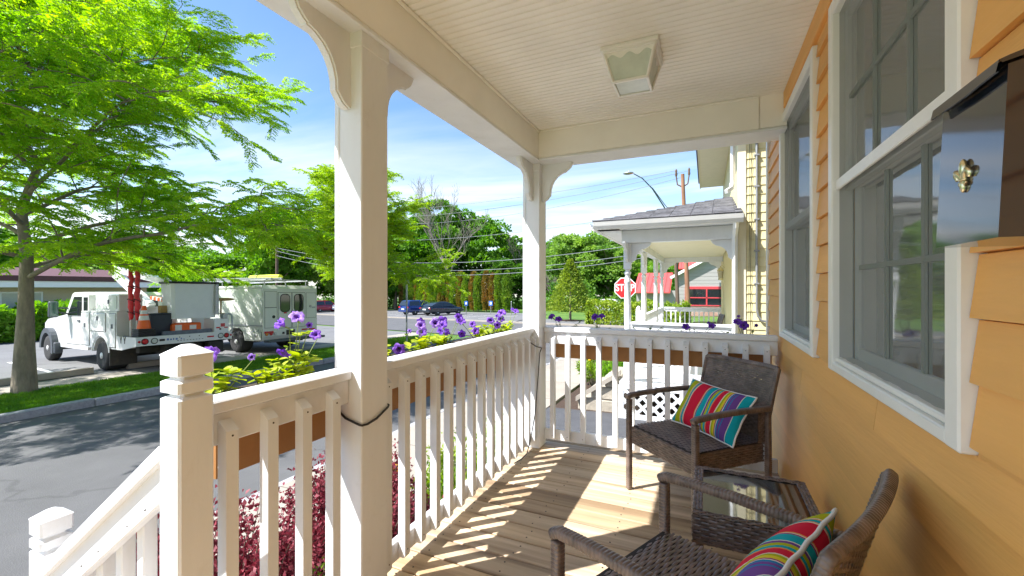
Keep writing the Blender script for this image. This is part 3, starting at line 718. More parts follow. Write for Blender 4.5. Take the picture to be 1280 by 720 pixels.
# ------------------------------------------------------------------ wicker furniture
def weave(b, f, w, hgt, pr=.0125, pc=.028, amp=.0022, hole=None, mi=0):
    """over-and-under flat strands; f(u, v, n) maps panel coordinates to 3-D"""
    nr = max(1, round(hgt / pr)); pr = hgt / nr; nc = max(2, round(w / pc)); pc = w / nc
    for i in range(nr):
        vc = (i + .5) * pr; hh = pr * .47; seg = []
        for k in range(2 * nc + 1):
            u = k * pc / 2; n = amp * math.cos(math.pi * (u / pc) + math.pi * i)
            seg.append([f(u, vc - hh, n - .0014), f(u, vc, n + .0016), f(u, vc + hh, n - .0014)])
        for k in range(2 * nc):
            if hole and hole((k + .5) / (2 * nc), (i + .5) / nr, k, i): continue
            a, c = seg[k], seg[k + 1]
            b._add(a + c, [(0, 3, 4, 1), (1, 4, 5, 2)], mi, True)
    for j in range(nc + 1):
        u = min(max(j * pc, .004), w - .004)
        b._add([f(u - .003, 0, -.0004), f(u + .003, 0, -.0004), f(u + .003, hgt, -.0004), f(u - .003, hgt, -.0004)], [(0, 1, 2, 3)], mi)
def wrap(b, pts, w, hh, pitch=.0115, up=(0, 0, 1), mi=0):
    """bar wound round with flat strands: a ribbed swept rounded rectangle"""
    pts = [Vector(p) for p in pts]; ds = [0]
    for p, q in zip(pts[:-1], pts[1:]): ds.append(ds[-1] + (q - p).length)
    def at(s):
        s = min(max(s, 0), ds[-1])
        for i in range(len(pts) - 1):
            if s <= ds[i + 1] + 1e-9: return pts[i].lerp(pts[i + 1], (s - ds[i]) / max(1e-9, ds[i + 1] - ds[i]))
        return pts[-1]
    n = max(2, round(ds[-1] / pitch)); p_ = ds[-1] / n; sect = []
    for q in range(12):
        t = 2 * math.pi * (q + .5) / 12; c, s_ = math.cos(t), math.sin(t)
        sect.append((math.copysign(abs(c) ** .55, c), math.copysign(abs(s_) ** .55, s_)))
    vs = []; x = None
    for i in range(n):
        for fr, sc in ((.02, .88), (.22, 1.0), (.78, 1.0), (.98, .88)):
            s = (i + fr) * p_; c = at(s); d = (at(s + .004) - at(s - .004)).normalized()
            if x is None: x = d.cross(Vector(up)).normalized()
            x = (x - d * x.dot(d)).normalized(); y = d.cross(x)
            for a, e in sect: vs.append(c + x * (a * w / 2 * sc) + y * (e * hh / 2 * sc))
    m = len(vs) // 12; fs = []
    for i in range(m - 1):
        for j in range(12): fs.append((i * 12 + j, i * 12 + (j + 1) % 12, i * 12 + 12 + (j + 1) % 12, i * 12 + 12 + j))
    fs.append(tuple(range(12))[::-1]); fs.append(tuple(range((m - 1) * 12, m * 12)))
    b._add(vs, fs, mi, True)

def chair(label, loc, rz):
    t = thing('wicker_chair', label, 'chair', loc, rz, 'dark brown wicker armchairs')
    L = dict(world=False)
    # seat: woven box over a dark core
    b = MB(); b.box(-.243, .243, -.235, .258, .292, .396); b.build('seat_core', 'wicker_in', t, **L)
    b = MB(); weave(b, lambda u, v, n: (u - .25, v - .24, .402 + n - .012 * max(0, (v - .44) / .06) ** 2), .5, .505); b.build('seat', 'wicker', t, **L)
    b = MB(); weave(b, lambda u, v, n: (u - .25, .263 + n, .287 + v), .5, .104); b.build('front_apron', 'wicker', t, **L)
    for s in (-1, 1):
        b = MB(); weave(b, lambda u, v, n: (s * (.248 + n), u - .24, .287 + v), .5, .104); b.build('side_apron', 'wicker', t, **L)
    # backrest
    W2 = .245
    def bk(u, v, n):
        a = (u / .49 - .5); q = v / .43
        return ((u - W2) * (1 + .03 * q), -.232 - .085 * q - .02 * q * q + n - .018 * (1 - 4 * a * a) , .385 + .405 * q)
    def hole(u, v, k, i):
        for c in (.22, .5, .78):
            if abs(u - c) * 5.2 + abs(v - .82) * 7 < .5 and (k + i) % 3 == 1 and i % 2: return True
        return False
    b = MB(); weave(b, bk, .49, .43, hole=hole); weave(b, lambda u, v, n: bk(u, v, -n - .016), .49, .43, hole=hole); b.build('backrest', 'wicker', t, **L)
    b = MB(); pts = [bk(0, .0, -.008)] + [bk(0, .43 * q / 6, -.008) for q in range(1, 7)] + [bk(.49 * q / 10, .435, -.008) for q in range(1, 10)] + [bk(.49, .43 * (6 - q) / 6, -.008) for q in range(0, 7)]
    wrap(b, pts, .030, .026, up=(0, 1, 0)); b.build('back_frame', 'wicker', t, **L)
    for s in (-1, 1):
        b = MB(); wrap(b, [(s * .272, .268, .0), (s * .272, .268, .555)], .034, .034, up=(0, 1, 0)); b.build('front_leg', 'wicker', t, **L)
        b = MB(); wrap(b, [(s * .268, -.255, .0), (s * .268, -.250, .2), (s * .268, -.245, .57)], .032, .032, up=(0, 1, 0)); b.build('rear_leg', 'wicker', t, **L)
        b = MB(); wrap(b, [(s * .272, .286, .566), (s * .272, .262, .578), (s * .273, .16, .586), (s * .274, .03, .590), (s * .273, -.12, .589), (s * .270, -.262, .585)], .036, .030); b.build('arm', 'wicker', t, **L)
        b = MB(); weave(b, lambda u, v, n: (s * (.262 + n), -.235 + u, .40 + v), .055, .165, pc=.02); b.build('side_panel', 'wicker', t, **L)
    return t
chair('dark wicker armchair facing the street, in front of the side railing', (-.055, 2.75, .004), R(135.4))
chair('dark wicker armchair with its back to the orange wall under the mailbox', (-.012, 1.262, .004), R(64.2))

# side table
t = thing('side_table', 'low wicker side table with dark glass top between the chairs', 'table', (.1625, 1.89, .004))
x0, x1, y0, y1, zt = -.045, .37, 1.665, 2.12, .45
b = MB(); b.box(x0 + .03, x1 - .03, y0 + .03, y1 - .03, zt - .010, zt - .004); b.build('glass_top', 'tableglass', t)
for (a, c, e, g, nm) in ((x0, x1, y0, y0 + .034, 0), (x0, x1, y1 - .034, y1, 0), (x0, x0 + .034, y0 + .034, y1 - .034, 1), (x1 - .034, x1, y0 + .034, y1 - .034, 1)):
    b = MB(); b.box(a + .001, c - .001, e + .001, g - .001, zt - .014, zt - .003, 1)
    if nm == 0: weave(b, lambda u, v, n: (a + u, e + v, zt + n), c - a, g - e, pr=.011, pc=.024)
    else: weave(b, lambda u, v, n: (a + v, e + u, zt + n), g - e, c - a, pr=.011, pc=.024)
    b.build('top_rim', ['wicker', 'wicker_in'], t)
for (f, w) in ((lambda u, v, n: (x0 + u, y0 - n, zt - .105 + v), x1 - x0), (lambda u, v, n: (x0 + u, y1 + n, zt - .105 + v), x1 - x0),
               (lambda u, v, n: (x0 - n, y0 + u, zt - .105 + v), y1 - y0), (lambda u, v, n: (x1 + n, y0 + u, zt - .105 + v), y1 - y0)):
    b = MB(); weave(b, f, w, .102, pr=.0115, pc=.026)
    q = [f(.002, 0, -.004), f(w - .002, 0, -.004), f(w - .002, .1, -.004), f(.002, .1, -.004)]; b.quad(*q, mi=1)
    b.build('apron', ['wicker', 'wicker_in'], t)
for x in (x0 + .02, x1 - .02):
    for y in (y0 + .02, y1 - .02):
        b = MB(); wrap(b, [(x, y, .004), (x, y, zt - .016)], .032, .032, up=(0, 1, 0)); b.build('leg', 'wicker', t)

# striped pillows
def stripes():
    m = bpy.data.materials.new('striped_canvas'); m.use_nodes = True; N = m.node_tree.nodes; L = m.node_tree.links; bs = N['Principled BSDF']
    bs.inputs['Roughness'].default_value = .85; bs.inputs['Specular IOR Level'].default_value = .2
    tcn = N.new('ShaderNodeTexCoord'); sp = N.new('ShaderNodeSeparateXYZ'); L.new(tcn.outputs['Object'], sp.inputs[0])
    mr = N.new('ShaderNodeMapRange'); mr.inputs[1].default_value = -.23; mr.inputs[2].default_value = .23; L.new(sp.outputs[0], mr.inputs[0])
    cr_ = N.new('ShaderNodeValToRGB'); cr_.color_ramp.interpolation = 'CONSTANT'
    tq, lm, rd, wh, og, pu, bl, ye, mg = (.005, .36, .42), (.42, .45, .01), (.66, .012, .045), (.75, .70, .58), (.75, .30, .08), (.16, .06, .27), (.02, .19, .40), (.70, .58, .03), (.33, .03, .16)
    S = [(0, tq), (.07, lm), (.165, wh), (.175, og), (.185, tq), (.215, og), (.225, wh), (.235, rd), (.405, og), (.415, wh), (.425, mg), (.435, tq), (.51, wh), (.518, pu), (.54, lm), (.572, tq), (.60, og), (.61, rd), (.675, wh), (.685, lm), (.71, ye), (.735, mg), (.75, wh), (.757, bl), (.775, pu), (.80, bl), (.81, pu), (.885, wh), (.892, tq)]
    el = cr_.color_ramp.elements
    while len(el) < len(S): el.new(.5)
    for e_, (p, c) in zip(el, S): e_.position = p
    for e_, (p, c) in zip(el, S): e_.color = (*c, 1)
    L.new(mr.outputs[0], cr_.inputs[0]); L.new(cr_.outputs[0], bs.inputs['Base Color'])
    nz = N.new('ShaderNodeTexNoise'); nz.inputs['Scale'].default_value = 9; nz2 = N.new('ShaderNodeTexNoise'); nz2.inputs['Scale'].default_value = 500
    L.new(tcn.outputs['Object'], nz.inputs[0]); L.new(tcn.outputs['Object'], nz2.inputs[0])
    bp = N.new('ShaderNodeBump'); bp.inputs['Strength'].default_value = .35; bp.inputs['Distance'].default_value = .02; L.new(nz.outputs[0], bp.inputs['Height'])
    bp2 = N.new('ShaderNodeBump'); bp2.inputs['Strength'].default_value = .25; bp2.inputs['Distance'].default_value = .001; L.new(nz2.outputs[0], bp2.inputs['Height']); L.new(bp.outputs[0], bp2.inputs['Normal'])
    L.new(bp2.outputs[0], bs.inputs['Normal'])
    return m
M['stripe'] = stripes()
def pillow(label, mw, hx=.23, hz=.15, th=.064):
    t = thing('pillow', label, 'pillow', group='striped outdoor pillows')
    t.matrix_world = mw; loc, q, s = mw.decompose(); t.location = loc; t.rotation_euler = q.to_euler(); t.scale = s
    nu, nv = 28, 20; b = MB()
    def P(u, v, s):
        e = max(0, (1 - abs(u) ** 2.6)) ** .55 * max(0, (1 - abs(v) ** 2.6)) ** .55
        wr = .003 * math.sin(u * 9 + v * 5 + s) * e
        return (hx * u * (.93 + .07 * v * v), s * (th * e + wr), hz * v * (.92 + .08 * u * u))
    for s in (-1, 1):
        vs = []; fs = []
        for i in range(nu + 1):
            for j in range(nv + 1): vs.append(P(math.sin((i / nu - .5) * math.pi), math.sin((j / nv - .5) * math.pi), s))
        for i in range(nu):
            for j in range(nv):
                q_ = (i * (nv + 1) + j, i * (nv + 1) + j + 1, (i + 1) * (nv + 1) + j + 1, (i + 1) * (nv + 1) + j); fs.append(q_ if s > 0 else q_[::-1])
        b._add(vs, fs, 0, True)
    b.build('cushion', 'stripe', t, world=False)
    pts = [P(-1 + 2 * i / 20, -1, 0) for i in range(20)] + [P(1, -1 + 2 * i / 16, 0) for i in range(16)] + [P(1 - 2 * i / 20, 1, 0) for i in range(20)] + [P(-1, 1 - 2 * i / 16, 0) for i in range(17)]
    pts = [(x, .0015 * math.sin(i * 1.3), z) for i, (x, y, z) in enumerate(pts)]
    b = MB(); b.tube(pts, .0055, 8); b.build('piping', 'piping', t, world=False)
    return t
def frame(loc, X, Z):
    X = Vector(X).normalized(); Z = Vector(Z); Z = (Z - X * Z.dot(X)).normalized(); Y = Z.cross(X)
    return Matrix.Translation(loc) @ Matrix((X, Y, Z)).transposed().to_4x4()
f1 = Vector((-.702, -.712, 0)); r1 = Vector((.712, -.702, 0))
pillow('striped lumbar pillow lying sideways on the chair by the side railing', frame(Vector((-.055, 2.75, .535)) - f1 * .085 + r1 * .03, r1 + Vector((0, 0, -.03)), Vector((0, 0, .82)) - f1 * .55))
f2 = Vector((-.9, .436, 0)); r2 = Vector((.436, .9, 0))
up2 = Vector((.4365, -.099, .89)).normalized()
pillow('striped lumbar pillow leaning in the chair beneath the mailbox wall', frame(Vector((.142, 1.203, .540)), -r2, Vector((0, 0, .86)) - f2 * .5))
# ------------------------------------------------------------------ planters on the railings
def planter(label, x0, x1, y0, y1, front=False):
    t = thing('planter_box', label, 'planter', ((x0 + x1) / 2, (y0 + y1) / 2, .69), group='brown planter boxes hung outside the railings')
    z0, z1, w = .688, .892, .014; b = MB()
    b.cbox(x0, x1, y0, y0 + w, z0, z1, .003); b.cbox(x0, x1, y1 - w, y1, z0, z1, .003)
    b.cbox(x0, x0 + w, y0 + w, y1 - w, z0, z1, .003); b.cbox(x1 - w, x1, y0 + w, y1 - w, z0, z1, .003); b.box(x0 + w, x1 - w, y0 + w, y1 - w, z0 + .002, z0 + .014)
    if front:      # shallow trough sloping up to its lip; back board raised to block stray sun
        b = MB(); prof = [(-1.3125, .688), (-1.3125, .932), (-1.328, .932), (-1.328, .905), (-1.47, .905), (-1.47, .865), (-1.328, .688)]
        b.prism(prof, (0, y0, 0), (1, 0, 0), (0, 0, 1), (0, y1 - y0, 0)); b.build('box', 'planter', t)
        MB().box(-1.462, -1.33, y0 + .01, y1 - .01, .9055, .912).build('soil', 'soil', t); return t
    b.build('box', 'planter', t)
    MB().box(x0 + w, x1 - w, y0 + w, y1 - w, z0 + .015, z1 - .03).build('soil', 'soil', t)
planter('brown planter box outside the short railing', -1.47, -1.3125, .80, 1.238, True)
planter('brown planter box outside the long front railing', -1.47, -1.3125, 1.40, 3.12, True)
planter('brown planter box outside the side railing', -1.15, .40, 3.345, 3.52)

def petunia_mesh(pm):
    b = MB(); n = 20; rings = []
    for k, (r, z) in enumerate([(.0035, 0), (.0045, .014), (.0085, .026), (.014, .030), (.024, .033), (.032, .032), (.034, .029)]):
        row = []
        for j in range(n):
            t = 2 * math.pi * j / n; lob = 1 - (.26 * (1 - abs(math.cos(2.5 * t)) ** .7) if k > 3 else 0); rr = r * lob
            zz = z + (.0045 * math.sin(5 * t + k) + .003 * math.sin(9 * t) if k > 3 else 0)
            row.append((rr * math.cos(t), rr * math.sin(t), zz))
        rings.append(row)
    vs = [v for r in rings for v in r]
    for k in range(len(rings) - 1):
        b.f += [[k * n + j, k * n + (j + 1) % n, k * n + n + (j + 1) % n, k * n + n + j] for j in range(n)]
        b.m += [1 if k in (1, 2) else (2 if k == 0 else 0)] * n; b.sm += [True] * n
    b.v = vs
    return b.mesh('flower', [pm, 'throat', 'stem'])
FLW = [petunia_mesh('petal'), petunia_mesh('petal2'), petunia_mesh('petal3')]
def leaf_mesh(L, Wd, m, name='leaf'):
    b = MB(); s = []
    for k, (q, w) in enumerate([(0, .06), (.2, .38), (.45, .5), (.7, .4), (.88, .2), (1, .01)]):
        z = -.10 * L * q * q * 1.6; s.append([(-w * Wd, q * L, z + .10 * Wd), (0, q * L, z), (w * Wd, q * L, z + .10 * Wd)])
    b.v = [v for r in s for v in r]
    for k in range(5):
        for j in range(2): b.f.append([k * 3 + j, k * 3 + j + 1, k * 3 + 4 + j, k * 3 + 3 + j]); b.m.append(0); b.sm.append(True)
    return b.mesh(name, m)
PLF = [leaf_mesh(.042, .030, 'petleaf'), leaf_mesh(.030, .018, 'petleaf'), leaf_mesh(.05, .036, 'petleaf')]
PLG = [leaf_mesh(.030, .016, 'petleaf2'), leaf_mesh(.024, .013, 'petleaf2')]
def petunia(label, base, shoots, flowers, leaves, nleaf=30, deep=False, seed=0):
    """shoots: tip positions; flowers: (position, facing); all in world coordinates"""
    r = random.Random(seed); t = thing('petunia_plant', label, 'plant', base, group='petunias in the planter boxes')
    b = MB(); B = Vector(base)
    def axis(tip, q):
        p = B.lerp(Vector(tip), q); p.z += .25 * math.sin(math.pi * q) * (Vector(tip) - B).length * .15; return p
    for tip in list(shoots) + [f[0] for f in flowers]: b.tube([axis(tip, q / 5) for q in range(6)], [.0028 - .0003 * q for q in range(6)], 5)
    b.build('stems', 'stem', t)['kind'] = 'stuff'
    for k in range(nleaf):
        tip = shoots[k % len(shoots)]; q = r.uniform(.25, 1.0) ** .8; p = axis(tip, q)
        sc = r.uniform(.75, 1.35) * (1.35 - .5 * q)
        part('leaf', t, r.choice(leaves), p - B, (r.uniform(-.3, .7), r.uniform(-.4, .4), r.uniform(0, 6.28)), (sc,) * 3)
    for (p, d) in flowers:
        q = Vector((0, 0, 1)).rotation_difference(Vector(d).normalized()); e = q.to_euler(); s = r.uniform(.85, 1.15)
        part('flower', t, FLW[1 if (deep or r.random() < .15) else r.choice([0, 0, 2])], Vector(p) - B, e, (s * .9, s * r.uniform(.65, .95), s * r.uniform(.8, 1.5)) if r.random() < .82 else (s * .38, s * .38, s * 1.3))
        part('sepal', t, PLG[1], Vector(p) - B - Vector(d).normalized() * .006, (r.random(), r.random(), r.uniform(0, 6)), (.8,) * 3)
    return t
c = lambda x, y, z: (x, y, z)
petunia('lime leaved petunia with violet blooms touching the tall newel post', (-1.42, .86, .86), [c(-1.40, .84, 1.0), c(-1.38, .90, .985), c(-1.44, .93, .99), c(-1.37, .80, .955)],
        [(c(-1.43, .865, 1.022), (.5, -.6, .5)), (c(-1.425, 1.003, 1.012), (.55, -.75, .1))], PLF, 50, seed=1)
petunia('low yellow-green petunia with big rounded leaves and no open blooms', (-1.42, 1.03, .86), [c(-1.39, 1.02, .955), c(-1.43, 1.09, .96), c(-1.37, 1.07, .945), c(-1.40, .97, .97), c(-1.42, 1.13, .95)], [], PLF, 60, seed=2)
petunia('upright petunia with a cluster of three violet blooms beside the post', (-1.44, 1.16, .86), [c(-1.43, 1.19, 1.08), c(-1.40, 1.20, 1.0), c(-1.42, 1.25, .98), c(-1.47, 1.12, .99), c(-1.39, 1.14, .96)],
        [(c(-1.43, 1.178, 1.118), (.4, -.5, .65)), (c(-1.415, 1.215, 1.10), (.7, -.6, .2)), (c(-1.45, 1.155, 1.094), (-.2, -.8, .5)), (c(-1.44, 1.138, 1.022), (.1, -.6, -.5)), (c(-1.46, 1.30, 1.05), (.3, -.7, .3))], PLF, 70, seed=3)
sp = [(1.55, 'petunia with one drooping bloom just past the near square post', [(1.76, .955), (1.50, .97)]),
      (1.95, 'petunia with a heap of violet blooms over the near part of the long railing', [(1.93, 1.035), (1.99, 1.06), (2.05, 1.04), (1.88, 1.0), (2.02, .99)]),
      (2.2, 'petunia with wide pale violet blooms about the middle of the long railing', [(2.13, 1.01), (2.18, 1.045), (2.22, .975), (2.28, 1.03), (2.34, 1.045), (2.30, .98), (2.25, .985)]),
      (2.6, 'petunia with one lone bloom leaning out from a leafy clump', [(2.55, 1.0), (2.50, .96), (2.42, 1.01)]),
      (2.85, 'petunia with a tight row of violet blooms towards the corner post', [(2.78, 1.025), (2.88, 1.035), (2.97, 1.01), (3.03, 1.02), (2.83, .99)]),
      (3.1, 'petunia with a tall double bloom right at the corner post', [(3.24, 1.045), (3.30, 1.03)])]
for i, (y, lab, fl) in enumerate(sp):
    r = random.Random(40 + i)
    sh = [c(-1.42 + r.uniform(-.06, .05), y + r.uniform(-.16, .16), r.uniform(.93, .99)) for _ in range(6)]
    petunia(lab, (-1.43, y, .86), sh, [(c(-1.42 + r.uniform(-.05, .05), fy, fz), (r.uniform(.1, .8), r.uniform(-.9, -.3), r.uniform(-.2, .7))) for fy, fz in fl], PLF, 64, seed=50 + i)
sx = [(-1.08, 'small dark leaved petunia by the corner post, on the side railing', [(-1.14, .99), (-1.10, .985)], PLG),
      (-.80, 'petunia with one deep purple bloom showing against the far hedge', [(-.78, 1.015), (-.75, 1.0), (-.80, .995)], PLG),
      (-.42, 'sparse petunia on the side railing with a single low purple bloom', [(-.14, .965)], PLG),
      (-.05, 'thin petunia on the side railing with bare stems', [(.02, .972), (.04, .968)], PLG),
      (.24, 'petunia with hanging deep purple blooms against the yellow siding', [(.215, 1.03), (.20, 1.0), (.23, .98), (.315, .985)], PLG)]
for i, (x, lab, fl, lv) in enumerate(sx):
    r = random.Random(80 + i)
    sh = [c(x + r.uniform(-.14, .14), 3.42 + r.uniform(-.04, .04), r.uniform(.92, .975)) for _ in range(4)]
    petunia(lab, (x, 3.42, .86), sh, [(c(fx, 3.42 + r.uniform(-.03, .03), fz), (r.uniform(-.4, .3), r.uniform(-.9, -.5), r.uniform(.1, .6))) for fx, fz in fl], lv if i else PLG, 22, deep=True, seed=90 + i)

# ------------------------------------------------------------------ shrubs in the bed
def bush(name, label, cat, cx, cy, rx, ry, hgt, n, L, Wd, m, stemm='bark', group=None, up=.5, seed=0, zb=None, shoots=70, flowers=None):
    r = np.random.default_rng(seed); zb = gz(cx, cy) + .05 if zb is None else zb
    t = thing(name, label, cat, (cx, cy, zb), group=group)
    b = MB(); P = []; D = []
    for k in range(shoots):
        a = r.uniform(0, 2 * math.pi); q = math.sqrt(r.random()); hh = hgt * (1 - .45 * q ** 2.2) * r.uniform(.75, 1.12)
        tip = np.array([math.cos(a) * q * rx, math.sin(a) * q * ry, hh]); base = np.array([math.cos(a) * q * rx * .25, math.sin(a) * q * ry * .25, 0.])
        mid = base * .4 + tip * .6 * np.array([.8, .8, .85])
        b.tube([base, mid, tip], [.006, .004, .002], 4)
        m_ = int(n / shoots); s = r.uniform(.3, 1.03, m_)[:, None] ** .7
        p = base * (1 - s) ** 2 + 2 * mid * s * (1 - s) + tip * s ** 2 + r.normal(0, .022 * hgt + .006, (m_, 3))
        d = nrm(r.normal(size=(m_, 3))) + np.array([math.cos(a) * .5, math.sin(a) * .5, up]); P.append(p); D.append(d)
    P = np.concatenate(P); D = np.concatenate(D); P[:, 2] = np.maximum(P[:, 2], .02)
    b.build('stems', stemm, t, world=False)['kind'] = 'stuff'
    q = leaf_quads(P, D, L * r.uniform(.6, 1.3, len(P)), Wd * r.uniform(.7, 1.2, len(P)), r)
    o = obj('foliage', fast_mesh('foliage', q, 4, m), t); o['kind'] = 'stuff'
    return t
bush('barberry_shrub', 'dark red barberry shrub below the short railing', 'shrub', -2.02, 1.15, .52, .62, 1.0, 24000, .030, .019, 'barberry', seed=3, shoots=190, group='red barberry shrubs')
bush('barberry_shrub', 'dark red barberry shrub below the start of the long railing', 'shrub', -2.0, 2.05, .50, .55, .96, 20000, .030, .019, 'barberry', seed=4, shoots=160, group='red barberry shrubs')
bush('leafy_shrub', 'leafy green shrub hiding the foot of the barberry at the porch edge', 'shrub', -1.66, 1.5, .24, .62, .62, 3500, .035, .016, 'bed_green', seed=5, shoots=60)
bush('leafy_shrub', 'light green leggy shrub under the middle of the long railing', 'shrub', -1.85, 3.05, .38, .42, .80, 3200, .045, .022, 'bed_green', seed=6, shoots=55)
bush('leafy_shrub', 'light green shrub under the far half of the long railing', 'shrub', -1.8, 3.9, .36, .40, .74, 2800, .045, .022, 'bed_green', seed=7, shoots=50)
bush('leafy_shrub', 'small pale green shrub at the end of the bed by the driveway', 'shrub', -1.85, 4.5, .28, .26, .55, 1600, .04, .02, 'bed_green', seed=8, shoots=40)
# yellow lily
t = thing('yellow_lily', 'yellow orange lily flower between two barberry and green shrubs', 'flower', (-1.9, 2.45, gz(-1.9, 2.45) + .05))
b = MB(); b.tube([(-1.9, 2.45, gz(-1.9, 2.4)), (-1.93, 2.43, -.4), (-1.95, 2.41, -.03)], [.006, .005, .004], 6); b.build('stem', 'stem', t)
lp = leaf_mesh(.085, .036, 'yellow_petal', 'petal')
for k in range(6): part('petal', t, lp, (-.05, -.04, -.03 - t.location.z), (.75, 0, k * math.pi / 3))
lg = leaf_mesh(.35, .02, 'bed_green', 'leaf')
for k in range(7): part('leaf', t, lg, (0, 0, .1 + .03 * k), (.9 - .04 * k, 0, k * 1.1))
# plants before the yellow house
for i, (x, y, hh, lab) in enumerate([(-2.2, 9.2, .72, 'yellow flowered perennial nearest the stone steps'), (-2.05, 10.2, .85, 'tall green perennial behind the stone steps'), (-2.2, 11.4, .8, 'bushy perennial midway along the neighbouring bed'), (-1.75, 8.75, .8, 'dark green perennial against the yellow house porch')]):
    tt = bush('perennial_plant', lab, 'plant', x, y, .34, .42, hh, 2200, .09, .022, 'bed_green' if i != 3 else 'shrub_green', seed=20 + i, shoots=50, group='perennials before the yellow house')
    r = random.Random(i)
    fm = MB().ell((0, 0, 0), (.03, .03, .016), 6).mesh('flower_head', 'yellow_petal')
    for k in range(9 if i < 3 else 3): part('flower_head', tt, fm, (r.uniform(-.3, .3), r.uniform(-.4, .4), hh * r.uniform(.7, 1.0)))

# ------------------------------------------------------------------ trees
def frond_leaves(P, D, Nn, L, k, ll, lw, r):
    """pinnate fronds -> diamond leaflets"""
    n = len(P); D = nrm(D); S = nrm(np.cross(D, Nn)); U = np.cross(S, D); out = []
    for j in range(k):
        q = (j + .6) / k
        for s in (-1, 1):
            p = P + D * (L * q)[:, None] - U * (L * .25 * q * q)[:, None]
            d = S * s * .85 + D * .5 - U * .25 + r.normal(0, .12, (n, 3)); out.append(leaf_quads(p, d, ll * (1 - .35 * q) * r.uniform(.8, 1.2, n), lw, r))
    return np.concatenate(out)
def locust(name, label, loc, hgt, spread, seed, m, trunk_r, fork, nl=11, wind=(.35, .3), fr=.06, k=6, group=None, low=.1, leaf=(.055, .020), dens=1.0, ns=13):
    r = np.random.default_rng(seed); R_ = random.Random(seed); t = thing(name, label, 'tree', loc, group=group)
    tb = MB(); bb = MB(); P = []; D = []; Nn = []
    lead = [Vector((0, 0, -.1))]
    for i in range(1, 9): lead.append(Vector((.05 * i * R_.uniform(-1, 1) * trunk_r * 8, .05 * i * R_.uniform(-1, 1) * trunk_r * 8, hgt * .82 * i / 8)))
    rad = [trunk_r * 1.35, trunk_r] + [trunk_r * (1 - .115 * i) for i in range(2, 9)]
    tb.tube(lead, rad, 12)
    def pth(p, d, L, n, sag, wob):
        pts = [Vector(p)]; d = Vector(d).normalized()
        for i in range(n):
            d = (d + Vector((R_.gauss(0, wob), R_.gauss(0, wob), R_.gauss(0, wob * .6) - sag * (i / n)))).normalized(); pts.append(pts[-1] + d * (L / n))
        return pts
    for i in range(nl):
        q = i / (nl - 1); z = fork + (hgt * .80 - fork) * q; az = i * 2.4 + R_.uniform(-.3, .3); el = low + .95 * q + R_.uniform(-.1, .1)
        L = spread * (1.03 - .40 * q) * R_.uniform(.88, 1.1); j = min(7, z / (hgt * .82) * 8); p0 = lead[int(j)].lerp(lead[min(8, int(j) + 1)], j - int(j))
        d = Vector((math.cos(az) * math.cos(el), math.sin(az) * math.cos(el), math.sin(el) + .25))
        lp_ = pth(p0, d, L, 9, .16, .10); r0 = trunk_r * (.34 - .18 * q)
        bb.tube(lp_, [r0 * (1 - .095 * a) for a in range(10)], 7)
        for s in range(ns):
            a = 1 + int(s / ns * 9); a = min(a, 8); pp = lp_[a].lerp(lp_[a + 1] if a < 9 else lp_[a], R_.random()); base = (lp_[min(a + 1, 9)] - lp_[a - 1]).normalized()
            side = base.cross(Vector((0, 0, 1))).normalized() * (1 if s % 2 else -1)
            dd = base * .55 + side * R_.uniform(.5, .95) + Vector((0, 0, R_.uniform(-.35, .65)))
            sl_ = spread * R_.uniform(.22, .42) * (1.1 - .045 * a); s2 = pth(pp, dd, sl_, 6, .12, .13)
            bb.tube(s2, [r0 * .30 * (1 - .13 * c_) + .003 for c_ in range(7)], 5)
            for w in range(int(8 * dens)):
                c_ = 1 + int(w * 6 / (8 * dens)); c_ = min(c_, 6); p3 = s2[c_]; b3 = (s2[c_] - s2[c_ - 1]).normalized(); sd = b3.cross(Vector((0, 0, 1))).normalized() * (1 if w % 2 else -1)
                tw = pth(p3, b3 * .6 + sd * R_.uniform(.3, .9) + Vector((wind[0] * .3, wind[1] * .3, R_.uniform(-.45, .5))), R_.uniform(.4, .85) * spread / 5.5, 5, .16, .12)
                bb.tube(tw, [.006, .005, .005, .004, .003, .002], 4, cap=False)
                m_ = int((tw[-1] - tw[0]).length / fr) + 2
                for f_ in range(m_):
                    e = (f_ + R_.random()) / m_ * 5; e0 = min(4, int(e)); p4 = tw[e0].lerp(tw[e0 + 1], e - e0); b4 = (tw[e0 + 1] - tw[e0]).normalized(); s4 = b4.cross(Vector((0, 0, 1))).normalized() * (1 if f_ % 2 else -1)
                    dv = b4 * .5 + s4 * .8 + Vector((wind[0], wind[1], R_.uniform(-.35, .2))); P.append(p4); D.append(dv); Nn.append((R_.gauss(0, .3), R_.gauss(0, .3), 1))
    tb.build('trunk', 'bark', t, world=False); bb.build('limbs', 'bark', t, world=False)['kind'] = 'stuff'
    P = np.array([tuple(v) for v in P]); D = np.array([tuple(v) for v in D]); Nn = nrm(np.array(Nn))
    q = frond_leaves(P, D, Nn, r.uniform(.12, .21, len(P)), k, leaf[0], leaf[1], r)
    o = obj('crown', fast_mesh('crown', q, 4, m), t); o['kind'] = 'stuff'
    return t
locust('street_tree', 'tall honey locust with feathery leaves on the verge beside the trucks', (-13.2, 4.12, gz(-13.2, 4.12) + .05), 9.6, 5.7, 11, 'locust', .16, 2.45, nl=24, group='honey locusts on the verge', fr=.040, k=6, leaf=(.078, .026), low=.0, ns=16)
locust('street_tree', 'smaller yellow-green honey locust behind the near square post', (-12.3, 12.9, gz(-12.3, 12.9) + .05), 5.9, 3.7, 23, 'locust2', .09, 2.6, nl=17, group='honey locusts on the verge', fr=.05, k=5, leaf=(.085, .032), low=.22, wind=(.1, .1), ns=15)

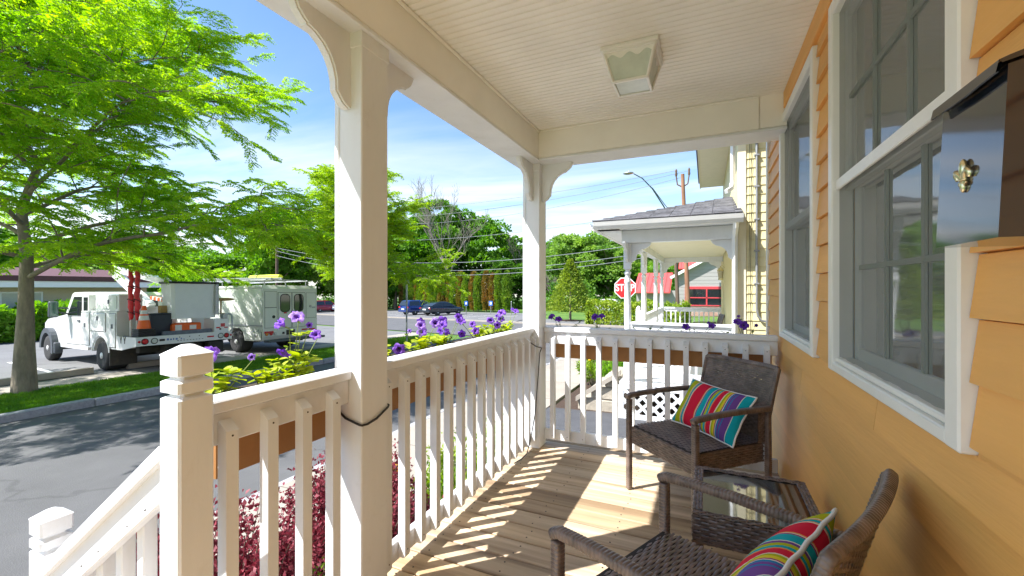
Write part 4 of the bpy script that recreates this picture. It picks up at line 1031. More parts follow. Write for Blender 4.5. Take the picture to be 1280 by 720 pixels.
def clump_tree(h_, rx, seed, m, leaf=.5, n=15000, base=.14, lumps=80, shape=1.0):
    """crown mesh and trunk mesh of a far broadleaf tree, foot at the origin"""
    r = np.random.default_rng(seed); P = []; D = []
    cz = h_ * (base + (1 - base) / 2); rz_ = h_ * (1 - base) / 2
    for k in range(lumps):
        v = nrm(r.normal(size=3)); q = r.uniform(.45, .95); c_ = np.array([v[0] * rx * q, v[1] * rx * q, cz + v[2] * rz_ * q])
        if v[2] < -.3: c_[:2] *= shape
        cr_ = rx * r.uniform(.17, .34); m_ = n // lumps; u = nrm(r.normal(size=(m_, 3))); u[:, 2] = np.abs(u[:, 2]) * .9 - .25
        P.append(c_ + u * cr_ * r.uniform(.6, 1.08, (m_, 1)) * np.array([1, 1, .8])); D.append(u + r.normal(0, .7, (m_, 3)) + np.array([0, 0, -.25]))
    P = np.concatenate(P); D = np.concatenate(D)
    q = leaf_quads(P, D, leaf * r.uniform(.6, 1.3, len(P)), leaf * .62 * r.uniform(.7, 1.2, len(P)), r)
    tb = MB(); tb.tube([(0, 0, -.3), (.1, 0, h_ * .3), (.05, .1, h_ * .55), (.2, .1, h_ * .8)], [h_ * .025, h_ * .02, h_ * .013, h_ * .004], 9)
    for k in range(9):
        a = k * 2.4; z = h_ * (.22 + .05 * k); tb.tube([(.07, .05, z), (math.cos(a) * rx * .4, math.sin(a) * rx * .4, z + h_ * .13), (math.cos(a) * rx * .75, math.sin(a) * rx * .75, z + h_ * .2)], [h_ * .009, h_ * .006, h_ * .002], 6)
    return fast_mesh('crown', q, 4, m), tb.mesh('trunk', 'bark')
CT_ = [clump_tree(14, 5.2, 1, 'leaf_mid'), clump_tree(14, 5.6, 2, 'leaf_pale'), clump_tree(14, 5.0, 3, 'leaf_dark'), clump_tree(14, 6.0, 4, 'leaf_mid', base=.08), clump_tree(14, 5.4, 5, 'leaf_pale', base=.06)]
def far_tree(kind, x, y, h_, wid, label, rz=0, group='trees beyond the cross street'):
    t = thing('broadleaf_tree', label, 'tree', (x, y, gz(x, y)), rz, group); t.scale = (wid, wid, h_ / 14)
    c_, b_ = CT_[kind]; obj('trunk', b_, t); o = obj('crown', c_, t); o['kind'] = 'stuff'
LB = ['mid green', 'pale green', 'dark green']
def spot(x, y):
    if x < -62: return 'behind the bucket truck and the beige building'
    if x < -46 and y < 58: return 'behind the white van'
    if x < -44: return 'behind the blue SUV'
    if x < -29: return 'behind the arborvitae row'
    if x < -19: return 'behind the corner porch post'
    if x < -8.5: return 'behind the young conifer'
    return 'behind the red roofed building'
far_tree(0, -40.7, 60.6, 18.5, 1.15, 'tallest dark topped broadleaf tree, next to the bare dead tree', .4)
for i, (k, x, y, h_, w) in enumerate([(3, -35.2, 64.5, 17, 1.0), (0, -33.0, 72.4, 13.5, 1.0), (3, -30.8, 80, 13, 1.2), (1, -16.8, 61.5, 11.6, .95), (4, -12.6, 60.4, 11.0, .95), (1, -8.6, 67.2, 10.3, 1.0), (3, -23.1, 72.8, 9.6, 1.0), (4, -5.4, 74.0, 9, 1.1), (0, -2, 80, 11, 1.1), (3, -49.5, 60.4, 14.5, 1.1), (2, -47, 66, 17, 1.1),
                                         (0, -57.3, 43.7, 15.2, .95), (1, -49.3, 47.9, 14.6, .8), (2, -66, 50, 13.5, 1.1), (3, -69, 41, 10, 1.0), (1, -78, 38, 11.5, 1.2), (0, -90, 33, 12, 1.2), (4, -74, 55, 12, 1.1), (3, -58, 56, 12, 1.1), (0, -20, 78, 12, 1.2), (2, -25, 64, 7.5, .8), (3, -7, 60, 6.5, .7), (0, 6, 74, 10, 1.1),
                                         (0, -62, 14, 11, 1.1), (1, -66, 4, 12, 1.2), (3, -60, 26, 10, 1.1), (0, -72, -6, 12, 1.2), (2, -15, 72, 9.5, 1.1), (2, -28, 60, 8, .7), (2, -38, 56, 8, .7), (0, -45, 55, 9, .8), (3, -11, 78, 10, 1.2)]):
    size = 'tall' if h_ > 12.5 else ('low' if h_ < 9 else 'medium sized')
    far_tree(k, x, y, h_, w, f"{size} {LB[{0: 0, 3: 0, 1: 1, 4: 1, 2: 2}[k]]} broadleaf tree {spot(x, y)}", i * 1.7)
# understorey along the wood edge
r = np.random.default_rng(9); n = 15000
q = r.random(n); ax = -75 + 82 * q; ay = 52.5 + 3.5 * np.sin(q * 23) - 6 * np.clip((q - .72) * 4, -1.5, 1) + r.uniform(0, 4, n)
P = np.stack([ax, ay, gz(ax, ay) + 3.6 * r.random(n) * (.6 + .4 * np.sin(ax * 1.3))], 1)
obj('undergrowth', fast_mesh('undergrowth', leaf_quads(P, r.normal(size=(n, 3)) + [0, -.4, .4], .5, .32, r), 4, 'leaf_dark'), label='dense low undergrowth along the edge of the far wood', cat='undergrowth', kind='stuff')

# dead tree, bare grey shrubs
def bare(name, label, loc, h_, r0, seed, m, spread=.5, n0=6, depth=4, cat='tree', lean=(0, 0)):
    R_ = random.Random(seed); t = thing(name, label, cat, loc); b = MB(); tr = MB()
    def grow(p, d, L, r_, lv):
        pts = [p]; d = d.normalized()
        for i in range(5):
            d = (d + Vector((R_.gauss(0, .13), R_.gauss(0, .13), R_.gauss(.03, .08)))).normalized(); pts.append(pts[-1] + d * (L / 5))
        (tr if lv == 0 else b).tube(pts, [max(.012, r_ * (1 - .16 * i)) for i in range(6)], 7 if lv < 2 else 4, cap=False)
        if lv >= depth: return
        for k in range(n0 if lv == 0 else 4):
            i = min(4, 1 + int((k + R_.random()) / (n0 if lv == 0 else 4) * 4.2)) if lv else min(4, 2 + k % 3)
            a = R_.uniform(0, 6.28); o = Vector((math.cos(a), math.sin(a), R_.uniform(.05, .6)))
            grow(pts[i].lerp(pts[i + 1], R_.random()), d * .75 + o * spread * R_.uniform(.7, 1.5), L * R_.uniform(.42, .66), r_ * .48, lv + 1)
        grow(pts[-1], d, L * .5, r_ * .4, lv + 1)
    grow(Vector((0, 0, -.2)), Vector((lean[0], lean[1], 1)), h_ * .58, r0, 0)
    tr.build('trunk', m, t, world=False); b.build('branches', m, t, world=False)['kind'] = 'stuff'
bare('dead_tree', 'tall bare dead tree rising above the arborvitae row', (-31, 51.9, gz(-31, 51.9)), 18.2, .28, 5, 'deadbark', .32, 5)
bare('bare_tree', 'thin grey leafless tree near the corner post', (-28.1, 64.1, gz(-28, 64)), 12.5, .22, 8, 'deadbark', .5, 7, 4)
bare('bare_shrub', 'low grey twiggy bare shrub at the wood edge', (-18.5, 55.3, gz(-18, 55)), 5.6, .12, 12, 'deadbark', .7, 8, 3, 'shrub')

# arborvitae row
def arbor_mesh(seed, m, h_=5, rad=.58, n=3200, top=1.0):
    r = np.random.default_rng(seed); z = r.uniform(.02, 1, n) ** .9; prof = rad * np.clip(.62 + 1.2 * z, 0, 1) * np.sqrt(np.clip(1 - (np.maximum(z - .55, 0) / .45) ** 2, .015, 1)) * (.9 + .1 * np.sin(z * 17 + seed))
    a = r.uniform(0, 2 * math.pi, n); rr = prof * (.82 + .2 * r.random(n) + .08 * np.sin(a * 5 + z * 9))
    P = np.stack([np.cos(a) * rr, np.sin(a) * rr, z * h_], 1); D = np.stack([np.cos(a) * .5, np.sin(a) * .5, np.full(n, .9)], 1) + r.normal(0, .35, (n, 3))
    return fast_mesh('crown', leaf_quads(P, D, .24 * r.uniform(.6, 1.3, n), .13, r), 4, m)
AM = [arbor_mesh(1, 'arbor'), arbor_mesh(2, 'arbor'), arbor_mesh(3, 'arbor_brown', rad=.54), arbor_mesh(4, 'arbor_brown', rad=.5, n=2400)]
atr = MB().tube([(0, 0, -.2), (0, 0, 3.5)], [.09, .03], 7).mesh('trunk', 'bark')
seq = [1, 0, 3, 2, 0, 2, 1, 2, 0, 3, 2, 0, 1, 2, 0, 2, 1, 0, 2]
aa = -34.6
for i, k in enumerate(seq):
    x, y = ce(aa - 1.18 * i - .12 * math.sin(i * 2), 39.0 + .15 * math.sin(i * 3)); brown = k > 1
    t = thing('arborvitae', 'narrow rusty brown arborvitae column in the row behind the lot' if brown else 'narrow green arborvitae column in the row behind the lot', 'tree', (x, y, gz(x, y)), i * 1.1, 'arborvitae row behind the far lot')
    s = random.uniform(.93, 1.08); t.scale = (s, s, random.uniform(.92, 1.06)); obj('trunk', atr, t); o = obj('crown', AM[k], t); o['kind'] = 'stuff'

# young conifer, corner hedge, shrubs by the beige building
t = thing('young_conifer', 'small cone shaped young tree on a short trunk beyond the cross street', 'tree', (-9.55, 32.2, gz(-9.55, 32.2)))
r = np.random.default_rng(31); n = 5200; z = r.uniform(0, 1, n) ** 1.25; a = r.uniform(0, 6.283, n); rr = (1.65 * (1 - z) ** .85 + .04) * np.sqrt(r.uniform(.25, 1.08, n)) * (1 + .16 * np.sin(a * 7 + z * 14))
P = np.stack([np.cos(a) * rr, np.sin(a) * rr, .95 + z * 3.75 - .12 * rr], 1); D = np.stack([np.cos(a), np.sin(a), np.full(n, .35)], 1) + r.normal(0, .45, (n, 3))
obj('crown', fast_mesh('crown', leaf_quads(P, D, .2, .11, r), 4, 'conifer'), t)['kind'] = 'stuff'
MB().tube([(0, 0, -.1), (0, 0, 1.2), (.03, 0, 3.8)], [.10, .085, .02], 9).build('trunk', 'bark', t, world=False)
MB().lathe([(.95, .0), (.9, .05), (.2, .10)], (0, 0, .0), 18).build('mulch_ring', 'mulch', t, world=False)
def hedge(name, label, o, u, L, dep, hgt, n, leaf, m, seed=0, cat='hedge', group=None):
    r = np.random.default_rng(seed); u = np.array(u); w = np.array([-u[1], u[0]]); t = thing(name, label, cat, (o[0], o[1], gz(*o)), group=group)
    f = r.random(n); a = r.random(n); b_ = r.random(n); h_ = hgt * (1 + .06 * np.sin(a * L * 2.1) + .05 * np.sin(a * L * 5 + 1))
    al = a * L; de = b_ * dep; zz = h_ * f
    k = r.integers(0, 4, n); de = np.where(k == 0, 0 + .06 * r.random(n), np.where(k == 1, dep - .06 * r.random(n), de)); zz = np.where(k == 2, h_ * (1 - .06 * r.random(n)), zz); al = np.where(k == 3, np.where(b_ < .5, .06 * f, L - .06 * f), al)
    zz = np.where(k == 2, zz - .25 * hgt * (np.abs(de / dep - .5) * 2) ** 4, zz); j = r.normal(0, .05, (n, 3))
    P = np.stack([u[0] * al + w[0] * de, u[1] * al + w[1] * de, zz], 1) + j
    obj('foliage', fast_mesh('foliage', leaf_quads(P, r.normal(size=(n, 3)) + [0, 0, .4], leaf * r.uniform(.6, 1.3, n), leaf * .6, r), 4, m), t)['kind'] = 'stuff'
    MB().box(0, 1, 0, 1, 0, 1)
    b = MB()
    for q in np.arange(.4, L, .7):
        p = u * q + w * dep * .5; b.tube([(p[0], p[1], -.1), (p[0] + .05, p[1], hgt * .5), (p[0] - .03, p[1] + .04, hgt * .9)], [.035, .025, .01], 5)
    b.build('stems', 'bark', t, world=False)['kind'] = 'stuff'
hx, hy = ce(-15.0, 24.9)
hedge('corner_hedge', 'clipped yellow-green hedge behind the stop sign', (hx, hy), (EX, EY), 6.2, 1.3, 1.5, 9000, .17, 'hedge', 3)
for i, y in enumerate([1.0, 4.2, 7.2, 9.8, 12.4]):
    hedge('shrub', 'bright green rounded shrub before the beige building', (-30.3, y), (0.02, 1), 2.6, 1.7, 1.75 + .15 * math.sin(i * 2.1), 3400, .26, 'shrub_green', 40 + i, 'shrub', 'shrubs along the beige building')
# ------------------------------------------------------------------ the yellow house next door
M['yellow'] = mat('yellow_siding', (.74, .66, .36), .55, var=.05, scale=4, stretch=(.15, 1, 1), rand=.03, bump=.1, bscale=60)
M['yellow_trim'] = mat('cream_trim', (.78, .72, .50), .5, var=.04)
M['grey_metal'] = mat('grey_metal', (.32, .33, .34), .45, metal=.5, var=.1)
M['lantern_glass'] = mat('lantern_glass', (.55, .50, .36), .2, var=.1)
HY = 6.95; HX = .42
h2 = thing('neighbour_house', 'pale yellow clapboard house beyond the driveway', 'house', (HX + 1, HY, gz(1, 7)))
z = -.86; k = 0
while z < 5.0:
    b = MB(); ex2 = .127
    b._add([(HX + .10, HY - .013, z), (5, HY - .013, z), (5, HY - .001, z + ex2), (HX + .10, HY - .001, z + ex2), (HX + .10, HY + .01, z), (5, HY + .01, z), (5, HY + .01, z + ex2), (HX + .10, HY + .01, z + ex2)],
           [(0, 1, 2, 3), (0, 4, 5, 1), (0, 3, 7, 4), (1, 5, 6, 2)])
    b.build('siding_board', 'yellow', h2); z += ex2
b = MB(); b.cbox(HX - .012, HX + .098, HY - .022, HY + .09, -.9, 5.0, .004); b.build('corner_board', 'yellow_trim', h2)
b = MB(); b.box(HX, 5, HY + .011, 13.1, -1.0, 4.95); b.build('wall', 'yellow', h2)
b = MB(); b.cbox(-.14, 5.4, 6.45, 13.2, 4.05, 4.08, .004); b.cbox(-.16, -.138, 6.43, 13.2, 4.02, 4.22, .004); b.build('eave_soffit', 'yellow_trim', h2)
b = MB(); b._add([(-.2, 6.4, 4.2), (-.2, 13.3, 4.2), (3, 13.3, 6.2), (3, 6.4, 6.2), (6.2, 6.4, 4.2), (6.2, 13.3, 4.2)], [(0, 1, 2, 3), (3, 2, 5, 4), (0, 3, 4), (1, 5, 2), (0, 4, 5, 1)]); b.build('roof', 'shingle', h2)
b = MB(); pts = [(HX - .07, HY + .03, 4.0), (HX - .07, HY + .03, 2.78), (HX - .09, HY - .02, 2.68), (HX - .16, HY - .10, 2.62)]; b.tube(pts, .034, 4, sx=1.2, smooth=False); b.build('downspout', 'white_trim', h2)
b = MB(); b.tube([(.645, HY - .04, 4.0), (.645, HY - .04, .98), (.66, HY - .04, .86), (.70, HY - .04, .80), (.84, HY - .04, .765)], .017, 10); b.build('conduit', 'grey_metal', h2)
for zz in (1.3, 1.76, 2.2, 2.66, 3.1): b = MB(); b.cbox(.612, .678, HY - .06, HY - .016, zz, zz + .022, .002); b.build('pipe_clamp', 'grey_metal', h2)
for dx_ in (.553, .572): b = MB(); b.tube([(dx_, HY - .03, 4.0), (dx_ + .008, HY - .03, 2.4), (dx_ - .006, HY - .03, 1.2), (dx_, HY - .03, .2)], .003, 6); b.build('wire', 'black', h2)

np_ = thing('neighbour_porch', 'white porch with turned columns and lattice skirt on the yellow house', 'porch', (-.4, 9, gz(-.4, 9)))
YE = 12.85; DZ = -.22; BZ = 1.955; CX_ = -1.134
b = MB(); b.cbox(-1.25, HX, HY - .03, YE + .1, DZ - .05, DZ, .004); b.build('deck', 'white', np_)
# beams, ceiling
b = MB(); b.cbox(-1.21, HX - .02, HY - .06, HY + .08, BZ, 2.15, .004); b.build('beam', 'white', np_)
b = MB(); b.cbox(-1.21, -1.07, HY + .081, YE + .06, BZ, 2.15, .004); b.build('beam', 'white', np_)
b = MB(); b.cbox(-1.069, HX - .02, YE - .08, YE + .06, BZ, 2.15, .004); b.build('beam', 'white', np_)
b = MB(); b.box(-1.068, HX - .02, HY + .082, YE - .082, 2.09, 2.14); b.build('ceiling', 'yellow_trim', np_)
# hip roof in shingle courses
rt = thing('roof', parent=np_); rt['label'] = 'grey shingled hip roof with white gutter'
xe, ye0, ye1, ze, slp = -1.6, 6.60, 13.2, 2.275, .295
b = MB(); D = HX - xe
b._add([(xe, ye0, ze), (HX + .03, ye0, ze), (HX + .03, ye0 + D, ze + D * slp), (xe, ye1, ze), (HX + .03, ye1, ze), (HX + .03, ye1 - D, ze + D * slp), (HX + .03, ye0, ze - .02), (xe, ye0, ze - .02), (xe, ye1, ze - .02), (HX + .03, ye1, ze - .02)],
       [(0, 1, 2), (0, 2, 5, 3), (3, 5, 4), (7, 6, 1, 0), (8, 7, 0, 3), (6, 7, 8, 9)])
b.build('roof_deck', 'shingle', rt)
n_ = 14; b = MB(); R_ = random.Random(4)
for i in range(n_):
    a0, a1 = D * i / n_, D * (i + 1) / n_
    for (P0, P1, dirn) in (((xe + a0, ye0 + a0), (HX + .03, ye0 + a0), 'y'), ((xe + a0, ye0 + a0), (xe + a0, ye1 - a0), 'x')):
        L = (P1[0] - P0[0]) if dirn == 'y' else (P1[1] - P0[1]); m_ = max(1, int(L / .28)); off = .14 * (i % 2)
        for j in range(m_ + 1):
            s0, s1 = max(0, j * .28 - off), min(L, (j + 1) * .28 - off - .006)
            if s1 - s0 < .03: continue
            zl, zh = ze + slp * a0 + .016 + R_.uniform(0, .006), ze + slp * a1 + .006
            if dirn == 'y': q = [(P0[0] + s0, P0[1] - .01, zl), (P0[0] + s1, P0[1] - .01, zl), (min(P0[0] + s1, HX + .03), ye0 + a1, zh), (max(P0[0] + s0, xe + a1), ye0 + a1, zh)]
            else: q = [(P0[0] - .01, P0[1] + s1, zl), (P0[0] - .01, P0[1] + s0, zl), (xe + a1, max(P0[1] + s0, ye0 + a1), zh), (xe + a1, P0[1] + s1, zh)]
            lo = [(x, y, zz - .014) for x, y, zz in q[:2]]
            b._add(q + lo, [(0, 1, 2, 3), (4, 5, 1, 0)])
M['shingle2'] = mat('weathered_shingle', (.15, .15, .165), .9, var=.35, scale=9, bump=.4, bscale=60)
b.build('shingles', 'shingle2', rt)['kind'] = 'stuff'
b = MB(); prof = [(0, 0), (.06, 0), (.09, .05), (.11, .11), (.10, .11), (.08, .06), (.055, .012), (.012, .012), (.012, .11), (0, .11)]
b.prism(prof, (xe + .02, ye0 + .04, 2.145), (0, -1, 0), (0, 0, 1), (HX + .02 - xe, 0, 0)); b.build('gutter', 'white_trim', rt)
b = MB(); b.prism(prof, (xe + .04, ye0 + .05, 2.146), (-1, 0, 0), (0, 0, 1), (0, ye1 - ye0 - .1, 0)); b.build('gutter', 'white_trim', rt)
b = MB(); b.box(xe + .03, HX, ye0 + .045, HY - .07, 2.152, 2.16); b.box(xe + .045, -1.215, ye0 + .045, ye1 - .05, 2.152, 2.16); b.build('eave_soffit', 'white', rt)
b = MB(); b.tube([(HX - .05, HY - .33, 2.15), (HX - .05, HY - .31, 2.10), (HX - .05, HY - .12, 2.0), (HX - .05, HY - .09, 1.93), (HX - .05, HY - .09, -.7)], .036, 4, sx=1.25, smooth=False); b.build('downspout', 'white_trim', rt)
# turned columns
def column(x, y, base=DZ):
    c_ = thing('column', parent=np_, loc=(x - np_.location.x, y - np_.location.y, -np_.location.z))
    b = MB(); b.cbox(-.055, .055, -.055, .055, 1.55, BZ - .002, .004); b.cbox(-.055, .055, -.055, .055, base + .002, base + .45, .004); b.build('block', 'white', c_, world=False)
    b = MB(); b.lathe([(.052, 1.549), (.036, 1.53), (.036, 1.515), (.056, 1.50), (.056, 1.475), (.040, 1.46), (.042, 1.40), (.052, 1.36), (.052, 1.34), (.046, 1.33), (.054, .95), (.056, .8), (.046, .55), (.056, .50), (.056, .45), (.040, .40), (.050, .34), (.052, base + .451)], n=16); b.build('turned_shaft', 'white', c_, world=False)
    for dv in ((0, 1, 0), (0, -1, 0)):
        t_ = Vector(dv).cross(Vector((0, 0, 1))) * .04
        b = MB(); b.prism([(u_ * 1.25, v_ * 1.0) for u_, v_ in BR], Vector(dv) * .056 + Vector((0, 0, BZ - .003)) - t_ / 2, dv, (0, 0, 1), t_); b.build('bracket', 'white', c_, world=False)
    return c_
for y in (6.99, 8.96, 11.2, 12.8): column(CX_, y)
for (x, s) in ((CX_ + .056, 1), (HX - .055, -1)):
    for y in (6.99, 12.8):
        t_ = Vector((s, 0, 0)).cross(Vector((0, 0, 1))) * .04
        b = MB(); b.prism([(u_ * 1.25, v_) for u_, v_ in BR], Vector((x, y, BZ - .003)) - t_ / 2, (s, 0, 0), (0, 0, 1), t_); b.build('bracket', 'white', np_)
for y in (6.99, 12.8): b = MB(); b.cbox(HX - .054, HX + .003, y - .05, y + .05, DZ, BZ - .003, .004); b.build('pilaster', 'yellow_trim', np_)
def nrail(p, q, nb_, skirt=False):
    rl = thing('railing', parent=np_); p = Vector(p); q = Vector(q); d = q - p
    b = MB(); b.bar(p + Vector((0, 0, .70)), q + Vector((0, 0, .70)), .09, .04, c=.004); b.build('cap_rail', 'white', rl)
    b = MB(); b.bar(p + Vector((0, 0, .64)), q + Vector((0, 0, .64)), .035, .075, c=.003); b.build('top_rail', 'white', rl)
    b = MB(); b.bar(p + Vector((0, 0, -.09)), q + Vector((0, 0, -.09)), .035, .085, c=.003); b.build('bottom_rail', 'white', rl)
    me = MB().cbox(-.016, .016, -.016, .016, -.05, .61, .003).mesh('baluster', 'white'); w0 = np_.location
    for i in range(nb_):
        c_ = p + d * ((i + .5) / nb_); part('baluster', rl, me, (c_.x - w0.x, c_.y - w0.y, -w0.z))
nrail((CX_ + .06, 6.97, 0), (HX - .056, 6.97, 0), 13); nrail((CX_, 9.02, 0), (CX_, 11.14, 0), 18); nrail((CX_, 11.26, 0), (CX_, 12.74, 0), 12); nrail((CX_ + .06, 12.8, 0), (HX - .056, 12.8, 0), 12)
b = MB(); b.cbox(CX_ - .045, CX_ + .045, 8.16, 8.25, DZ, .84, .006); b.lathe([(.045, .842), (.05, .86), (.03, .90), (.01, .92)], (CX_, 8.205, 0), 12); b.build('newel', 'white', np_)
# lattice skirt
lt = thing('lattice_skirt', parent=np_); x0, x1, z0, z1 = -1.29, HX - .02, gz(-.5, 7) - .0, DZ - .055; yy = HY - .035
b = MB(); b.cbox(x0, x1, yy - .02, yy, z1 - .055, z1, .003); b.cbox(x0, x1, yy - .02, yy, z0 + .04, z0 + .13, .003); b.cbox(x0, x0 + .11, yy - .0195, yy, z0 + .131, z1 - .056, .003); b.cbox(-.36, -.28, yy - .0195, yy, z0 + .131, z1 - .056, .003); b.build('frame', 'white', lt)
b = MB(); zb, zt2 = z0 + .12, z1 - .05; H_ = zt2 - zb
for s, off in ((1, .004), (-1, .011)):
    x = x0 - H_
    while x < x1 + H_:
        p, q = (x, zb), (x + H_, zt2)
        if s < 0: p, q = (x + H_, zb), (x, zt2)
        def cl(p, q):      # clip in x
            (xa, za), (xb, zb2) = p, q
            lo, hi = x0 + .09, x1
            if max(xa, xb) < lo or min(xa, xb) > hi: return None
            def at_(xx): return (xx, za + (zb2 - za) * (xx - xa) / (xb - xa))
            if xa < lo: p = at_(lo)
            if xb < lo: q = at_(lo)
            if xa > hi: p = at_(hi)
            if xb > hi: q = at_(hi)
            return p, q
        c_ = cl(p, q)
        if c_: b.bar((c_[0][0], yy - off, c_[0][1]), (c_[1][0], yy - off, c_[1][1]), .006, .046, up=(0, 0, 1))
        x += .17
b.build('lattice_slats', 'white', lt)['kind'] = 'stuff'
MB().box(x0 + .02, x1, HY + .3, HY + .32, z0 - .1, z1).build('crawlspace_shade_sheet', 'soil', np_)  # dark sheet in soil colour, standing in for the shade under the deck
# porch lantern, dark chair
t = thing('wall_lantern', 'brass wall lantern hanging in the yellow house porch', 'lantern', (.33, 12.1, 1.6))
b = MB(); b.lathe([(.05, 1.49), (.075, 1.68)], (.33, 12.1, 0), 6, smooth=False); b.build('glass', 'lantern_glass', t)
b = MB(); b.lathe([(.085, 1.682), (.05, 1.74), (.012, 1.77), (.012, 1.80)], (.33, 12.1, 0), 6, smooth=False); b.lathe([(.01, 1.44), (.055, 1.46), (.055, 1.488)], (.33, 12.1, 0), 6, smooth=False); b.tube([(.33, 12.1, 1.79), (.36, 12.1, 1.83), (.419, 12.1, 1.76)], .008, 6); b.build('cap', 'brass', t)
src = bpy.data.objects['wicker_chair']
ch = copy_tree(src); ch.location = (.02, 11.9, DZ + .004); ch.rotation_euler = (0, 0, R(100)); ch['label'] = 'dark chair on the porch of the yellow house'
# stone steps
t = thing('stone_steps', 'rough pale stone steps leading up to the yellow house porch', 'steps', (-1.6, 7.6, gz(-1.6, 7.6)))
R_ = random.Random(5); g0 = gz(-1.6, 7.6) + .03
for i in range(3):
    y = 7.22
    while y < 8.12:
        L = R_.uniform(.28, .42); y1 = min(8.15, y + L); j = R_.uniform(-.02, .02)
        b = MB(); b.cbox(-2.02 + .24 * i + j, -1.27, y + .006, y1 - .006, g0 + .215 * i + (.001 if i else 0), g0 + .212 * (i + 1) + j * .4, .022); b.build('stone_block', 'stone', t); y = y1
b = MB(); b._add([(-2.03, 7.16, g0 + .16), (-2.03, 7.24, g0 + .16), (-1.28, 7.24, g0 + .66), (-1.28, 7.16, g0 + .66), (-2.03, 7.16, g0 + .24), (-2.03, 7.24, g0 + .24), (-1.28, 7.24, g0 + .74), (-1.28, 7.16, g0 + .74)], [(3, 2, 1, 0), (4, 5, 6, 7), (0, 1, 5, 4), (1, 2, 6, 5), (2, 3, 7, 6), (3, 0, 4, 7)]); b.build('coping', 'concrete', t)

# ------------------------------------------------------------------ stop sign
M['signred'] = mat('sign_red', (.62, .015, .02), .4, var=.04); M['signwhite'] = mat('sign_white', (.85, .85, .85), .4, var=.02); M['galv'] = mat('galvanised', (.38, .39, .40), .45, metal=.7, var=.15, scale=20)
M['signblue'] = mat('sign_blue', (.03, .14, .50), .4)
sx_, sy_ = -2.69, 16.0; t = thing('stop_sign', 'red octagonal stop sign at the street corner', 'sign', (sx_, sy_, gz(sx_, sy_)))
def octo(r): return [(r * math.cos(math.pi / 8 + k * math.pi / 4), r * math.sin(math.pi / 8 + k * math.pi / 4)) for k in range(8)]
b = MB(); b.prism(octo(.41), (sx_, sy_ + .012, 1.25), (1, 0, 0), (0, 0, 1), (0, -.004, 0)); b.build('border', 'signwhite', t)
b = MB(); b.prism(octo(.375), (sx_, sy_ + .0075, 1.25), (1, 0, 0), (0, 0, 1), (0, -.004, 0)); b.build('plate', 'signred', t)
def text(s, size, parent, loc, rot, m, ext=.002, name='lettering', sx=1.0):
    c_ = bpy.data.curves.new(name, 'FONT'); c_.body = s; c_.size = size; c_.align_x = 'CENTER'; c_.align_y = 'CENTER'; c_.extrude = ext; c_.offset = size * .018
    o = bpy.data.objects.new(name, c_); COL.objects.link(o); o.parent = parent; o.location = loc; o.rotation_euler = rot; o.scale = (sx, 1, 1); c_.materials.append(M[m])
    dg = bpy.context.evaluated_depsgraph_get(); dg.update(); me = bpy.data.meshes.new_from_object(o.evaluated_get(dg)); q = obj(name, me, parent); q.location = loc; q.rotation_euler = rot; q.scale = (sx, 1, 1)
    bpy.data.objects.remove(o); return q
text('STOP', .36, t, (0, .0015, 1.25 - t.location.z), (R(90), 0, 0), 'signwhite', sx=.78)
b = MB(); b.cbox(sx_ - .03, sx_ + .03, sy_ + .013, sy_ + .045, gz(sx_, sy_) - .2, 1.62, .004); b.build('post', 'galv', t)
# small signs in the far lot, sign post on the verge
for i, (x, y, lab) in enumerate([(-23.8, 40.8, 'small blue parking sign before the rusty arborvitae'), (-20.9, 41.0, 'small blue parking sign before the greenest arborvitae')]):
    t = thing('parking_sign', lab, 'sign', (x, y, gz(x, y)), group='small blue parking signs'); g = gz(x, y)
    b = MB(); b.cbox(x - .22, x + .22, y - .02, y - .005, g + .95, g + 1.45, .003); b.build('plate', 'signblue', t)
    b = MB(); b.cbox(x - .10, x + .10, y - .024, y - .0205, g + 1.08, g + 1.34, .002); b.build('symbol', 'signwhite', t)
    b = MB(); b.cbox(x - .025, x + .025, y - .004, y + .03, g - .1, g + 1.5, .003); b.build('post', 'galv', t)
x, y = -18.5, 41; b = MB(); b.tube([(x, y, gz(x, y) - .1), (x, y, gz(x, y) + 1.35)], .05, 8); b.lathe([(.06, gz(x, y) + 1.351), (.05, gz(x, y) + 1.40), (.01, gz(x, y) + 1.43)], (x, y, 0), 8)
b.build('bollard', 'galv', None, label='thin green grey bollard at the lawn edge beside the last arborvitae', cat='bollard')
x, y = -11.25, 14.45; t = thing('sign_post', 'tall thin grey sign post on the end of the verge', 'sign post', (x, y, gz(x, y)))
b = MB(); b.cbox(x - .03, x + .03, y - .02, y + .02, gz(x, y), gz(x, y) + 3.1, .004); b.build('post', 'galv', t)
b = MB(); b.cbox(x - .16, x + .16, y - .035, y - .022, gz(x, y) + 2.55, gz(x, y) + 3.05, .004); b.build('plate', 'galv', t)

